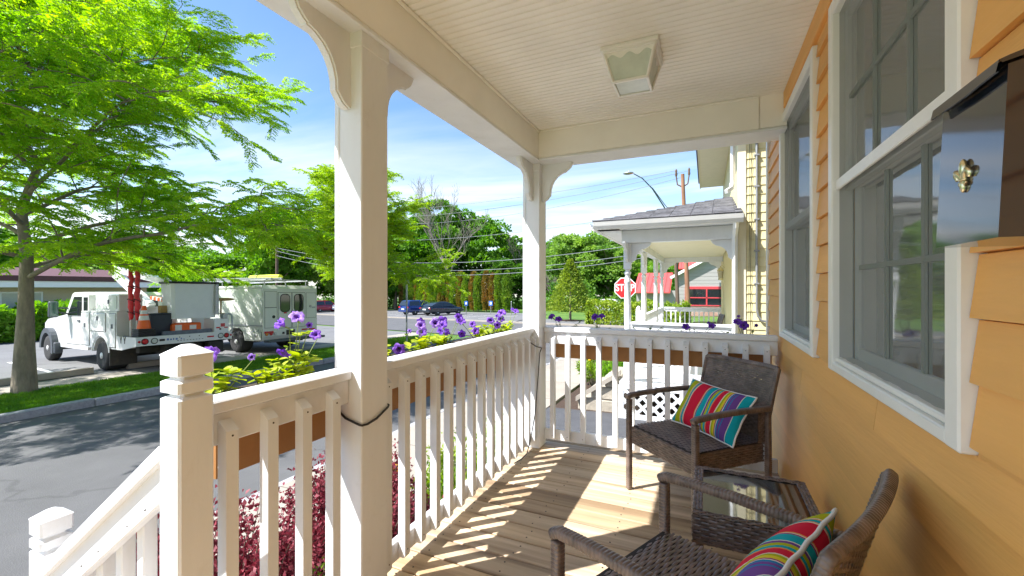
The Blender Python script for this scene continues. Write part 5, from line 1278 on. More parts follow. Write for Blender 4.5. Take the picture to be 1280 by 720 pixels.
# ------------------------------------------------------------------ red roofed building
M['redroof'] = mat('red_metal_roof', (.62, .085, .075), .45, var=.06, scale=2); M['greyside'] = mat('grey_siding', (.34, .325, .31), .6, var=.06, scale=1, stretch=(.1, 1, 5))
M['redtrim'] = mat('red_trim', (.52, .05, .06), .5); M['darkglass'] = mat('dark_glass', (.012, .016, .02), .06, var=.1, spec=.8); M['brick'] = mat('brick_base', (.36, .21, .16), .85, col2=(.48, .36, .29), scale=3, var=.2)
g = gz(0, 42); t = thing('red_roofed_building', 'grey gabled building with red metal roof and red framed windows', 'building', (0, 42, g))
b = MB(); b.prism([(-2.55, g), (9, g), (9, 2.2), (3.2, 5.45), (-2.55, 2.3)], (0, 42, 0), (1, 0, 0), (0, 0, 1), (0, 8, 0)); b.build('gable_wall', 'greyside', t)
for i in range(16):      # clapboard courses on the gable
    z = -.3 + .32 * i; xa = -2.56 if z < 2.3 else -2.55 + (z - 2.3) / .548; xb = 9 if z < 2.2 else 9 - (z - 2.2) / .56
    if xb > xa: b = MB(); b.cbox(xa + .15, xb - .15, 41.96, 41.999, z, z + .30, .01); b.build('siding_board', 'greyside', t)
b = MB(); b.box(-2.6, 9, 41.93, 41.995, g - .2, -.32); b.build('brick_base', 'brick', t)
b = MB(); b.bar((-2.95, 41.75, 2.16), (3.2, 41.75, 5.56), .5, .24, c=.01); b.bar((3.2, 41.75, 5.56), (9.4, 41.75, 2.05), .5, .24, c=.01); b.build('rake_board', 'signwhite', t)
b = MB(); b._add([(-2.95, 41.5, 2.32), (3.2, 41.5, 5.72), (3.2, 50, 5.72), (-2.95, 50, 2.32), (9.4, 41.5, 2.2), (9.4, 50, 2.2)], [(0, 1, 2, 3), (1, 4, 5, 2)]); b.build('roof', 'redroof', t)
w = thing('window', parent=t)
for (xa, xb, za, zb) in ((-1.75, 1.9, 1.14, 1.38), (-1.75, 1.9, .33, .43), (-1.75, 1.9, -.36, -.26), (-1.75, -1.6, -.26, 1.14), (-.02, .11, -.26, 1.14), (1.75, 1.9, -.26, 1.14)):
    b = MB(); b.cbox(xa, xb, 41.88, 41.955, za, zb, .01); b.build('frame', 'redtrim', w)
for (xa, xb) in ((-1.6, -.02), (.11, 1.75)):
    for (za, zb) in ((-.26, .33), (.43, 1.14)): b = MB(); b.box(xa, xb, 41.92, 41.94, za, zb); b.build('pane', 'darkglass', w)
# wing and rear roof
b = MB(); b.box(-6.0, -2.56, 42, 47, g - .2, 1.0); b.build('wing_wall', 'greyside', t)
def metal_roof(name, x0, x1, y0, z0, y1, z1):
    rf = thing(name, parent=t); b = MB(); b._add([(x0, y0, z0), (x1, y0, z0), (x1, y1, z1), (x0, y1, z1), (x0, y0, z0 - .08), (x1, y0, z0 - .08), (x1, y1, z1 - .08), (x0, y1, z1 - .08)], [(0, 1, 2, 3), (7, 6, 5, 4), (0, 4, 5, 1), (1, 5, 6, 2), (2, 6, 7, 3), (3, 7, 4, 0)]); b.build('roof_sheet', 'redroof', rf)
    for x in np.arange(x0 + .2, x1, .42): b = MB(); b.bar((x, y0, z0 + .025), (x, y1, z1 + .025), .04, .05); b.build('standing_seam', 'redroof', rf)
metal_roof('wing_roof', -6.2, -2.96, 41.3, .86, 45.0, 2.75); metal_roof('main_roof', -2.5, 12, 46, 3.2, 51, 7.0)
# poles, wires, street light
M['pole'] = mat('utility_pole', (.27, .135, .075), .9, var=.25, scale=4, stretch=(1, 1, .2)); M['pole2'] = mat('dark_utility_pole', (.13, .085, .06), .9, var=.25, scale=4, stretch=(1, 1, .2)); M['lampgreen'] = mat('street_light_arm', (.10, .15, .13), .5, metal=.3)
M['cablegrey'] = mat('overhead_cable', (.22, .24, .26), .6)
t = thing('utility_pole', 'reddish brown wooden utility pole with forked insulators on top', 'utility pole', (-1.1, 32.4, gz(-1.1, 32.4)))
b = MB(); b.tube([(-1.1, 32.4, gz(-1.1, 32.4) - .2), (-1.5, 32.4, 9.2)], [.17, .12], 10); b.build('pole', 'pole', t)
for s in (-.42, .42):
    b = MB(); b.tube([(-1.5, 32.4, 8.3), (-1.5 + s * .8, 32.4, 8.5), (-1.5 + s, 32.4, 9.1)], .05, 6); b.lathe([(.06, 9.1), (.09, 9.2), (.06, 9.35), (.085, 9.45), (.03, 9.6)], (-1.5 + s, 32.4, 0), 8); b.build('insulator', 'pole2', t)
b = MB(); b.cbox(-2.0, -1.0, 32.2, 32.27, 6.9, 7.0, .01); b.build('crossarm', 'pole2', t)
t = thing('utility_pole', 'darker leaning utility pole carrying the street light arm', 'utility pole', (-2.1, 38.4, gz(-2.1, 38.4)))
b = MB(); b.tube([(-2.1, 38.4, gz(-2.1, 38.4) - .2), (-2.5, 38.4, 8.0)], [.17, .12], 10); b.build('pole', 'pole2', t)
t = thing('street_light', 'cobra head street light on a long curved metal arm', 'street light', (-2.45, 38.3, 7.0))
b = MB(); b.tube([(-2.5, 38.25, 6.6), (-3.2, 37.6, 8.0), (-4.0, 36.8, 9.35), (-4.7, 36.1, 10.1), (-5.3, 35.5, 10.4)], [.06, .055, .05, .045, .04], 8); b.tube([(-2.5, 38.25, 7.3), (-3.2, 37.6, 8.25), (-4.0, 36.8, 9.42)], .03, 6); b.build('arm', 'lampgreen', t)
b = MB(); b.ell((-5.65, 35.15, 10.38), (.42, .30, .10), 10); b.lathe([(.05, 10.46), (.05, 10.56), (.02, 10.6)], (-5.6, 35.2, 0), 8); b.build('lamp_head', 'galv', t)
t = thing('utility_pole', 'distant utility pole with crossarm beyond the white van', 'utility pole', (-50.5, 38.4, gz(-50, 38)))
b = MB(); b.tube([(-50.5, 38.4, gz(-50, 38) - .2), (-50.5, 38.4, 11.6)], [.2, .14], 8); b.build('pole', 'pole2', t)
b = MB(); b.bar((-51.5, 37.2, 11.1), (-49.5, 39.6, 11.1), .12, .14); b.build('crossarm', 'pole2', t)
def wire(p, q, sag, lab, r=.016):
    p = Vector(p); q = Vector(q); b = MB(); b.tube([p.lerp(q, k / 24) - Vector((0, 0, sag * 4 * (k / 24) * (1 - k / 24))) for k in range(25)], r, 5)
    b.build('overhead_wire', 'cablegrey', None, label=lab, cat='wire', group='overhead wires across the far street')
wl = 'thin high wire between the forked pole and the distant crossarm pole'
for (p, q, s) in (((-1.9, 32.4, 9.5), (-51.3, 37.5, 11.2), 1.3), ((-1.1, 32.4, 9.4), (-50.5, 38.4, 11.2), 1.9), ((-1.5, 32.4, 9.0), (-49.7, 39.3, 11.2), 2.4)): wire(p, q, s, wl)
wire((-1.6, 32.3, 6.9), (-50.5, 38.3, 8.3), 1.6, 'single wire below the high wires', .018)
wl = 'thick sagging cable strung low in front of the far trees'
for (p, q, s) in (((-2.3, 38.3, 4.6), (-50.4, 38.3, 6.0), 2.2), ((-2.3, 38.3, 4.2), (-50.4, 38.3, 5.4), 2.2), ((-2.3, 38.3, 5.4), (-50.4, 38.3, 6.4), 2.0)): wire(p, q, s, wl, .028)

# ------------------------------------------------------------------ beige building behind the trucks
M['beige'] = mat('beige_siding', (.56, .47, .33), .6, var=.04, rand=.02); M['maroon'] = mat('maroon_roof', (.10, .036, .038), .7, var=.1)
g = gz(-33, 6); t = thing('beige_building', 'long beige sided building with maroon roof behind the trucks', 'building', (-33, 6, g))
z = g
while z < 1.3:
    b = MB(); b.prism([(0, 0), (.03, 0), (.006, .2), (0, .2)], (-33.03, -16, z), (1, 0, 0), (0, 0, 1), (0, 31.8, 0)); b.build('siding_board', 'beige', t); z += .2
MB().box(-43, -33.031, -16, 15.8, g - .3, 1.5).build('wall', 'beige', t)
b = MB(); b.cbox(-33.0, -32.2, -16.5, 16.4, 1.30, 1.36, .01); b.cbox(-32.22, -32.16, -16.5, 16.4, 1.28, 1.62, .01); b.build('fascia', 'signwhite', t)
b = MB(); b._add([(-32.1, -16.7, 1.62), (-32.1, 16.6, 1.62), (-38, 16.6, 2.5), (-38, -16.7, 2.5), (-43.5, 16.6, 1.62), (-43.5, -16.7, 1.62), (-32.1, -16.7, 1.9), (-32.1, 16.6, 1.9)], [(0, 1, 7, 6), (6, 7, 2, 3), (3, 2, 4, 5), (1, 4, 2, 7), (0, 6, 3, 5)]); b.build('roof', 'maroon', t)
M['panel'] = mat('pale_window_panel', (.50, .52, .46), .3, var=.06)
for y in (4.6, 9.4, 13.2):
    w = thing('window', parent=t); b = MB(); b.cbox(-33.0, -32.95, y, y + 1.6, -.45, 1.05, .01); b.build('frame', 'signwhite', w)
    b = MB(); b.box(-32.949, -32.94, y + .08, y + 1.52, -.37, .97); b.build('pane', 'panel', w)
flat('mulch_strip', [(-32.4, -10), (-29.9, -10), (-29.9, 16), (-32.4, 16)], .09, 'mulch', 'dark mulch under the shrubs by the beige building')
# ------------------------------------------------------------------ vehicles
M['truckwhite'] = mat('truck_white_paint', (.74, .745, .74), .3, var=.04, scale=2, coat=.4, dirt=.25, dirtcol=(.45, .42, .36), dscale=2)
M['vanwhite'] = mat('van_cream_paint', (.72, .73, .68), .35, var=.03, scale=2, coat=.3, dirt=.18, dirtcol=(.5, .48, .42), dscale=2)
M['tyre'] = mat('tyre_rubber', (.035, .035, .036), .85, var=.25, scale=14); M['rim'] = mat('steel_rim', (.66, .66, .64), .4, metal=.15, var=.2, scale=12)
M['flare'] = mat('grey_plastic', (.075, .085, .10), .55, var=.1); M['chassis'] = mat('chassis_black', (.03, .028, .026), .7, var=.3, scale=6, dirt=.4, dirtcol=(.16, .10, .05), dscale=5)
M['autoglass'] = mat('auto_glass', (.015, .02, .022), .05, var=.1, spec=.9); M['lampred'] = mat('red_lens', (.55, .01, .02), .2, var=.05); M['lampwhite'] = mat('clear_lens', (.62, .64, .60), .15, var=.1); M['amber'] = mat('amber_lens', (.70, .22, .02), .2)
M['bucketgrey'] = mat('fibreglass_bucket', (.76, .78, .78), .4, var=.05, scale=3, dirt=.2, dirtcol=(.42, .42, .40), dscale=3); M['orange'] = mat('safety_orange', (.85, .13, .01), .5, var=.06); M['reflect'] = mat('reflective_band', (.70, .68, .64), .4)
M['redcloth'] = mat('red_vinyl_cloth', (.68, .03, .04), .5, var=.2, scale=8, bump=.5, bscale=20); M['bin'] = mat('dark_bin', (.03, .04, .055), .5); M['deckgrey'] = mat('bed_deck_plate', (.13, .15, .18), .6, var=.2, scale=8); M['greenglass'] = mat('mirror_glass', (.05, .14, .11), .08, spec=.9)
M['wood_scrap'] = mat('wooden_block', (.42, .27, .10), .8)

def wheel(parent, x, y, r, w, side, name='wheel', hub=.55):
    """axle along local y; side = +1 shows its face to +y"""
    t = thing(name, parent=parent, loc=(x, y, r))
    b = MB(); h_ = w / 2; b.lathe([(r * .60, -h_), (r * .88, -h_), (r * .97, -h_ * .8), (r, -h_ * .5), (r, h_ * .5), (r * .97, h_ * .8), (r * .88, h_), (r * .60, h_)], n=28, axis=(0, 1, 0)); b.build('tyre', 'tyre', t, world=False)
    b = MB(); s = side; b.lathe([(r * .595, s * h_ * .98), (r * .56, s * h_ * 1.0), (r * .50, s * h_ * .55), (r * .30, s * h_ * .35), (r * .24, s * h_ * .75), (r * .20, s * h_ * 1.05), (.001, s * h_ * 1.08)], n=24, axis=(0, 1, 0))
    for k in range(8):
        a = k * math.pi / 4; b.ell((math.cos(a) * r * .36, s * h_ * .52, math.sin(a) * r * .36), (r * .05, .03, r * .05), 5)
    b.build('rim', 'rim', t, world=False)
    return t
def disc(b, c_, r, ax, n=16, th=.02, mi=0): return b.lathe([(r, 0), (r, th * .6), (r * .8, th)], c_, n, ax, mi)
def rrect(w, h_, r, n=4):
    pts = []
    for (cx_, cy_, a0) in ((w / 2 - r, h_ / 2 - r, 0), (-w / 2 + r, h_ / 2 - r, 90), (-w / 2 + r, -h_ / 2 + r, 180), (w / 2 - r, -h_ / 2 + r, 270)):
        for k in range(n + 1): a = R(a0 + 90 * k / n); pts.append((cx_ + r * math.cos(a), cy_ + r * math.sin(a)))
    return pts
LO = dict(world=False)
# ---- bucket truck: x forward, y left, origin under the rear axle
tx, ty = -15.25, 7.4; T = thing('bucket_truck', 'white utility bucket truck with flat rear bed and side lockers', 'truck', (tx, ty, gz(tx, ty) + .06), R(175.2))
T.rotation_euler = (.0105, .0190, R(175.2))      # stands on the falling lot
for s in (-1, 1):
    wheel(T, 0, s * .86, .42, .52, s); wheel(T, 4.45, s * .94, .42, .27, s)
b = MB(); b.cbox(-2.0, 4.9, .33, .45, .52, .72, .01); b.cbox(-2.0, 4.9, -.45, -.33, .52, .72, .01); b.box(-1.7, -1.5, -.9, .9, .55, .70); b.tube([(0, -.8, .42), (0, .8, .42)], .11, 10); b.tube([(4.45, -.8, .42), (4.45, .8, .42)], .09, 10); b.cbox(1.6, 2.7, -.85, -.45, .42, .78, .03); b.cbox(-1.9, -1.2, -.35, .35, .45, .75, .03); b.build('chassis', 'chassis', T, **LO)
# side lockers with a wheel arch
arch = [(.52 * math.cos(R(180 - 12 * k)), .42 + .52 * math.sin(R(180 - 12 * k))) for k in range(1, 15)]
poly = [(-1.02, .64), (-1.02, 1.66), (1.40, 1.66), (1.40, .62), (.54, .62)] + [(x, z) for x, z in reversed(arch)] + [(-.54, .64)]
for s in (-1, 1):
    lk_ = thing('locker', parent=T)
    b = MB(); b.prism(poly, (0, s * .62, 0), (1, 0, 0), (0, 0, 1), (0, s * .52, 0)); b.build('cabinet', 'truckwhite', lk_, **LO)
    yf = s * 1.141
    for (xa, xb, za, zb) in ((.78, 1.36, .68, 1.60), (-.32, .72, 1.10, 1.60), (-.97, -.58, .69, 1.60)):
        b = MB(); b.cbox(xa - .014, xb + .014, min(yf, yf + s * .004), max(yf, yf + s * .004), za - .014, zb + .014, .001); b.build('door_seam', 'chassis', lk_, **LO)
        b = MB(); b.cbox(xa, xb, min(yf, yf + s * .018), max(yf, yf + s * .018), za, zb, .008); b.build('door', 'truckwhite', lk_, **LO)
        b = MB(); xc = (xa + xb) / 2; b.cbox(xc - .045, xc + .045, min(yf + s * .0185, yf + s * .03), max(yf + s * .0185, yf + s * .03), (za + zb) / 2 + .05, (za + zb) / 2 + .17, .004); b.build('latch', 'flare', lk_, **LO)
    b = MB(); b.tube([(.60 * math.cos(R(180 - 12 * k)), yf - s * .004, .42 + .57 * math.sin(R(180 - 12 * k))) for k in range(1, 15)], .03, 6); b.build('arch_trim', 'truckwhite', lk_, **LO)
b = MB(); b.cbox(-1.02, .50, .58, 1.10, 1.664, 2.12, .012); b.build('upper_locker', 'truckwhite', T, **LO)
b = MB(); b.prism(rrect(1.0, .34, .05), (-.42, 1.101, 1.90), (1, 0, 0), (0, 0, 1), (0, .016, 0)); b.build('upper_locker_door', 'truckwhite', T, **LO)
b = MB(); b.cbox(-.47, -.37, 1.118, 1.13, 1.86, 1.98, .004); b.build('latch', 'flare', T, **LO)
b = MB(); b.cbox(-.62, .5, -1.10, -.58, 1.664, 2.0, .012); b.build('upper_locker', 'truckwhite', T, **LO)
for z in (1.80, 1.93): b = MB(); b.cbox(-1.034, -1.021, .72, .80, z, z + .07, .004); b.build('vent', 'chassis', T, **LO)
# rear flat bed
b = MB(); b.cbox(-2.18, 1.40, -.618, .618, .93, .99, .006); b.cbox(-2.18, -1.03, .619, 1.13, .93, .99, .006); b.cbox(-2.18, -1.03, -1.13, -.619, .93, .99, .006); b.build('bed_deck', 'deckgrey', T, **LO)
for s in (-1, 1):
    b = MB(); b.prism([(-2.18, .77), (-2.18, 1.0), (-1.03, 1.0), (-1.03, .64), (-1.35, .64)], (0, s * 1.132, 0), (1, 0, 0), (0, 0, 1), (0, s * .02, 0)); b.build('bed_side', 'truckwhite', T, **LO)
    for k in range(2):     # dark hand-lettered marks on the bed side
        x = -1.25 - .22 * k; b = MB(); q = s * 1.153; m_ = s * .003
        b.prism([(0, .1), (.035, .1), (.07, .02), (.105, .1), (.14, .1), (.09, -.02), (.09, -.08), (.05, -.08), (.05, -.02)], (x, q, .9), (-1, 0, 0), (0, 0, 1), (0, m_, 0)); b.build('marking', 'chassis', T, **LO)
b = MB(); b.cbox(-2.20, -2.18, -1.155, 1.155, .77, 1.005, .006); b.build('rear_panel', 'truckwhite', T, **LO)
RX = -2.2005
for (y, r_, m_) in ((.97, .065, 'lampred'), (.77, .062, 'lampwhite'), (-.84, .062, 'lampwhite'), (-1.0, .058, 'lampred'), (1.09, .03, 'lampred'), (-1.12, .025, 'lampred')):
    b = MB(); disc(b, (RX, y, .885), r_, (-1, 0, 0)); b.build('rear_light', m_, T, **LO)
    if r_ > .05: b = MB(); b.tube([(RX - .004, y + (r_ + .008) * math.cos(a), .885 + (r_ + .008) * math.sin(a)) for a in np.linspace(0, 2 * math.pi, 17)], .009, 5, cap=False); b.build('light_ring', 'chassis', T, **LO)
b = MB(); b.cbox(RX - .012, RX, .54, .66, .865, .92, .004); b.build('connector', 'chassis', T, **LO)
b = MB(); b.cbox(RX - .008, RX, -.66, -.48, .865, .905, .003); b.build('marker_light', 'lampred', T, **LO)
for y in (.2, -.04, -.28): b = MB(); disc(b, (RX, y, .935), .014, (-1, 0, 0), 8, .006); b.build('bolt', 'chassis', T, **LO)
M['bluemark'] = mat('faded_blue_print', (.12, .18, .40), .5)
for k, (y, w_, h_) in enumerate([(.47, .05, .09), (.40, .04, .07), (.34, .03, .09), (.27, .05, .08), (.16, .03, .07), (.10, .05, .02)]):
    b = MB(); b.box(RX - .0015, RX, y - w_ / 2, y + w_ / 2, .87, .87 + h_ * .6); b.build('faded_lettering', 'bluemark', T, **LO)
for k in range(9): b = MB(); b.box(RX - .0015, RX, -.36 + .075 * k - .02, -.36 + .075 * k + .02, .835, .85); b.build('faded_lettering', 'flare', T, **LO)
for s in (-1, 1): b = MB(); b.cbox(-.66, -.63, s * .86 - .3, s * .86 + .3, .18, .66, .004); b.build('mud_flap', 'chassis', T, **LO)
b = MB(); b.cbox(-2.15, -1.9, -.95, -.55, .40, .74, .02); b.tube([(-2.18, -.95, .45), (-2.18, -.55, .45), (-2.18, -.55, .72)], .03, 6); b.build('hitch_step', 'chassis', T, **LO)
# cab and bonnet
cabp = [(1.44, .60), (1.44, 2.12), (1.56, 2.22), (2.55, 2.22), (2.72, 2.16), (3.28, 1.52), (4.85, 1.36), (5.12, 1.22), (5.16, .62), (4.98, .55), (4.96, .42), (4.85, .70), (4.60, .93), (4.30, .93), (4.02, .70), (3.95, .48), (1.5, .48)]
cb = thing('cab', parent=T); b = MB(); b.prism(cabp, (0, -.97, 0), (1, 0, 0), (0, 0, 1), (0, 1.94, 0)); b.build('shell', 'truckwhite', cb, **LO)
for s in (-1, 1):
    yf = s * .971
    b = MB(); b.prism([(1.95, 1.50), (1.95, 2.08), (2.55, 2.08), (3.08, 1.50)], (0, yf, 0), (1, 0, 0), (0, 0, 1), (0, s * .008, 0)); b.build('side_window', 'autoglass', cb, **LO)
    b = MB(); b.prism([(1.50, 1.55), (1.50, 2.06), (1.80, 2.06), (1.80, 1.55)], (0, yf, 0), (1, 0, 0), (0, 0, 1), (0, s * .008, 0)); b.build('quarter_window', 'autoglass', cb, **LO)
    b = MB(); b.cbox(1.905, 3.135, min(yf, yf + s * .004), max(yf, yf + s * .004), .605, 1.475, .001); b.build('door_seam', 'chassis', cb, **LO)
    b = MB(); b.cbox(1.92, 3.12, min(yf, yf + s * .012), max(yf, yf + s * .012), .62, 1.46, .006); b.build('door', 'truckwhite', cb, **LO)
    b = MB(); b.cbox(2.02, 2.2, min(yf + s * .0125, yf + s * .04), max(yf + s * .0125, yf + s * .04), 1.32, 1.37, .004); b.build('handle', 'flare', cb, **LO)
    ar = [(4.45 + .62 * math.cos(R(195 - 14 * k)), .42 + .66 * math.sin(R(195 - 14 * k))) for k in range(15)] ; ai = [(4.45 + .46 * math.cos(R(195 - 14 * k)), .42 + .50 * math.sin(R(195 - 14 * k))) for k in range(15)]
    b = MB(); b.prism(ar + ai[::-1], (0, s * .90, 0), (1, 0, 0), (0, 0, 1), (0, s * .22, 0)); b.cbox(3.72, 3.95, min(s * .90, s * 1.10), max(s * .90, s * 1.10), .28, .62, .02); b.build('fender_flare', 'flare', cb, **LO)
    b = MB(); b.tube([(3.05, s * .97, 1.55), (3.05, s * 1.28, 1.62)], .025, 6); b.tube([(3.05, s * .97, 1.72), (3.05, s * 1.28, 1.75)], .025, 6); b.cbox(2.98, 3.10, min(s * 1.2, s * 1.42), max(s * 1.2, s * 1.42), 1.45, 1.95, .03); b.build('mirror', 'flare', cb, **LO)
    b = MB(); b.cbox(2.970, 2.979, min(s * 1.22, s * 1.40), max(s * 1.22, s * 1.40), 1.48, 1.92, .003); b.build('mirror_glass', 'greenglass', cb, **LO)
b = MB(); b.prism([(-.85, 0), (.85, 0), (.78, .78), (-.78, .78)], (3.25, 0, 1.56), (0, 1, 0), (-.655, 0, .755), (.008, 0, .008)); b.build('windscreen', 'autoglass', cb, **LO)
b = MB(); b.cbox(5.0, 5.3, -1.0, 1.0, .45, .68, .03); b.build('front_bumper', 'rim', cb, **LO)
b = MB(); b.prism([(-.75, 1.62), (-.75, 2.05), (.75, 2.05), (.75, 1.62)], (1.432, 0, 0), (0, 1, 0), (0, 0, 1), (.008, 0, 0)); b.build('rear_window', 'autoglass', cb, **LO)
# boom, turret, bucket
bm = thing('boom', parent=T)
b = MB(); b.lathe([(.32, .992), (.32, 1.25), (.22, 1.3), (.2, 1.55), (.26, 1.6), (.26, 1.75)], (.35, -.15, 0), 16); b.build('turret', 'truckwhite', bm, **LO)
b = MB(); b.bar((.35, -.15, 1.75), (2.9, -.15, 2.85), .22, .24, c=.03); b.build('lower_arm', 'truckwhite', bm, **LO)
b = MB(); b.bar((3.0, -.15, 3.02), (-.55, -.15, 2.5), .16, .20, c=.03); b.bar((-.50, -.15, 2.56), (-1.02, -.15, 2.25), .18, .20, c=.03); b.build('upper_arm', 'truckwhite', bm, **LO)
b = MB(); b.cbox(-1.1, -.96, -.22, -.08, 1.0, 2.3, .02); b.build('arm_rest', 'truckwhite', bm, **LO)
for k in range(8): b = MB(); b.bar((-.2 - .12 * k, .05, 2.02 - .012 * k), (-.31 - .12 * k, .05, 2.01 - .012 * k), .10, .10, c=.008); b.build('striped_bar', 'orange' if k % 2 == 0 else 'reflect', bm, **LO)
bk_ = thing('bucket', parent=T)
b = MB(); bx0, bx1, by0, by1 = -1.95, -1.25, -.92, .28
def ring4(x0, x1, y0, y1, z, c_): return [(x0 + c_, y0, z), (x1 - c_, y0, z), (x1, y0 + c_, z), (x1, y1 - c_, z), (x1 - c_, y1, z), (x0 + c_, y1, z), (x0, y1 - c_, z), (x0, y0 + c_, z)]
vs = ring4(bx0 + .05, bx1 - .05, by0 + .05, by1 - .05, 1.42, .06) + ring4(bx0, bx1, by0, by1, 2.42, .07) + ring4(bx0 + .05, bx1 - .05, by0 + .05, by1 - .05, 2.42, .06) + ring4(bx0 + .1, bx1 - .1, by0 + .1, by1 - .1, 1.5, .06)
fs = [tuple(range(8))[::-1], tuple(range(24, 32))] + [(i * 8 + j, i * 8 + (j + 1) % 8, i * 8 + 8 + (j + 1) % 8, i * 8 + 8 + j) for i in range(3) for j in range(8)]
b._add(vs, fs); b.build('tub', 'bucketgrey', bk_, **LO)
b = MB(); q = ring4(bx0 - .015, bx1 + .015, by0 - .015, by1 + .015, 2.435, .07); b.tube(q + q[:1], .035, 6); b.build('rim_guard', 'black', bk_, **LO)
b = MB(); b.cbox(bx0 - .05, bx0 + .0, by0 + .02, by0 + .12, 1.5, 2.4, .01); b.build('mount_rail', 'galv', bk_, **LO)
b = MB(); b.cbox(-1.2, -1.05, -.50, -.2, 1.65, 2.1, .02); b.build('bucket_bracket', 'truckwhite', bk_, **LO)
# right rear: control box, grab rail
b = MB(); b.cbox(-2.1, -1.5, -1.12, -.72, .992, 1.38, .01); b.build('control_box', 'truckwhite', T, **LO)
for (y, z, w_, h_, m_) in ((-.82, 1.10, .10, .04, 'lampred'), (-.95, 1.14, .12, .10, 'redtrim'), (-1.04, 1.10, .10, .03, 'lampred'), (-.88, 1.05, .05, .05, 'chassis')):
    b = MB(); b.box(-2.103, -2.1005, y - w_ / 2, y + w_ / 2, z, z + h_); b.build('decal', m_, T, **LO)
b = MB(); b.cbox(-2.12, -1.95, -1.08, -.95, 1.381, 1.52, .01); b.build('junction_box', 'galv', T, **LO)
b = MB(); b.tube([(-1.55, -1.2, .98), (-1.55, -1.2, 1.44), (-1.60, -1.2, 1.50), (-2.05, -1.2, 1.50), (-2.12, -1.2, 1.44), (-2.12, -1.2, .98)], .022, 8); b.build('grab_rail', 'galv', T, **LO)
b = MB(); b.cbox(-1.9, -1.7, -1.12, -.98, 1.521, 1.54, .004); b.tube([(-1.8, -1.05, 1.4), (-1.8, -1.05, 1.95)], .025, 6); b.ell((-1.8, -1.15, 1.95), (.08, .3, .05), 8); b.build('boom_cradle', 'wood_scrap', T, **LO)
mt = T.matrix_basis if False else Matrix.LocRotScale(T.location, T.rotation_euler, None)
def tl(x, y, z): return tuple(mt @ Vector((x, y, z)))
# cargo on the bed, each a thing of its own
def cargo(name, label, cat, x, y, z, group=None):
    o = thing(name, label, cat, tl(x, y, z), 0, group); o.rotation_euler = T.rotation_euler; return o
t = cargo('traffic_cone', 'orange traffic cone with white bands on its stack of black bases', 'cone', -1.85, .86, .992)
for k in range(5): b = MB(); b.cbox(-.19, .19, -.19, .19, .001 + .042 * k, .036 + .042 * k, .008); b.build('base', 'black', t, **LO)
zc = .213
for (z0, z1, r0, r1, m_) in ((0, .22, .15, .115, 'orange'), (.22, .34, .115, .092, 'reflect'), (.34, .38, .092, .085, 'orange'), (.38, .48, .085, .066, 'reflect'), (.48, .60, .066, .042, 'orange')):
    b = MB(); b.lathe([(r0, zc + z0), (r1, zc + z1)], n=20); b.build('band' if m_ == 'reflect' else 'cone', m_, t, **LO)
for i, (x, y, lab) in enumerate([(-1.36, .96, 'rolled red warning flag on a white staff, the one against the lockers'), (-1.45, .86, 'rolled red warning flag on a white staff, the one beside the cone')]):
    t = cargo('rolled_flag', lab, 'flag', x, y, .992, 'rolled red flags on the truck bed'); R_ = random.Random(i)
    b = MB(); b.tube([(0, 0, 0), (0, 0, 1.75)], .028, 8); b.build('staff', 'reflect', t, **LO)
    b = MB(); b.tube([(R_.uniform(-.015, .015), R_.uniform(-.015, .015), .42 + .09 * k) for k in range(16)], [.03 + .036 * math.sin(min(1, k / 4) * 1.5) * (1 - .035 * k) + R_.uniform(-.008, .012) for k in range(16)], 9); b.build('cloth', 'redcloth', t, **LO)
    for z in (.62, .95, 1.3): b = MB(); b.tube([(.078 * math.cos(a), .078 * math.sin(a), z + .04 * math.sin(a)) for a in np.linspace(0, 6.28, 14)], .010, 5, cap=False); b.build('strap', 'black', t, **LO)
t = cargo('storage_bin', 'dark blue plastic bin behind the traffic cone', 'bin', -1.55, .45, .992)
b = MB(); b.prism([(-.2, 0), (.2, 0), (.26, .55), (-.26, .55)], (0, -.25, 0), (1, 0, 0), (0, 0, 1), (0, .5, 0)); b.build('tub', 'bin', t, **LO)
b = MB(); b.cbox(-.28, .28, -.28, .28, .551, .60, .02); b.build('lid', 'bin', t, **LO)
t = cargo('orange_case', 'orange plastic case lying under the bucket', 'case', -1.65, -.12, .992)
b = MB(); b.cbox(-.25, .25, -.36, .36, 0.002, .30, .03); b.build('shell', 'orange', t, **LO); b = MB(); b.cbox(-.262, -.251, -.22, -.05, .12, .24, .004); b.build('badge', 'reflect', t, **LO); b = MB(); b.cbox(-.262, -.251, .14, .30, .05, .26, .004); b.build('latch', 'reflect', t, **LO)
t = cargo('wooden_block', 'wooden chock block on top of the dark bin', 'block', -1.5, .25, 1.594); b = MB(); b.cbox(-.1, .1, -.13, .13, 0, .2, .01); b.build('block', 'wood_scrap', t, **LO)
t = cargo('tool_tray', 'long dark tool tray along the truck bed edge', 'tray', -2.0, -.1, .992); b = MB(); b.cbox(-.04, .04, -.58, .62, .001, .11, .008); b.build('tray', 'deckgrey', t, **LO)

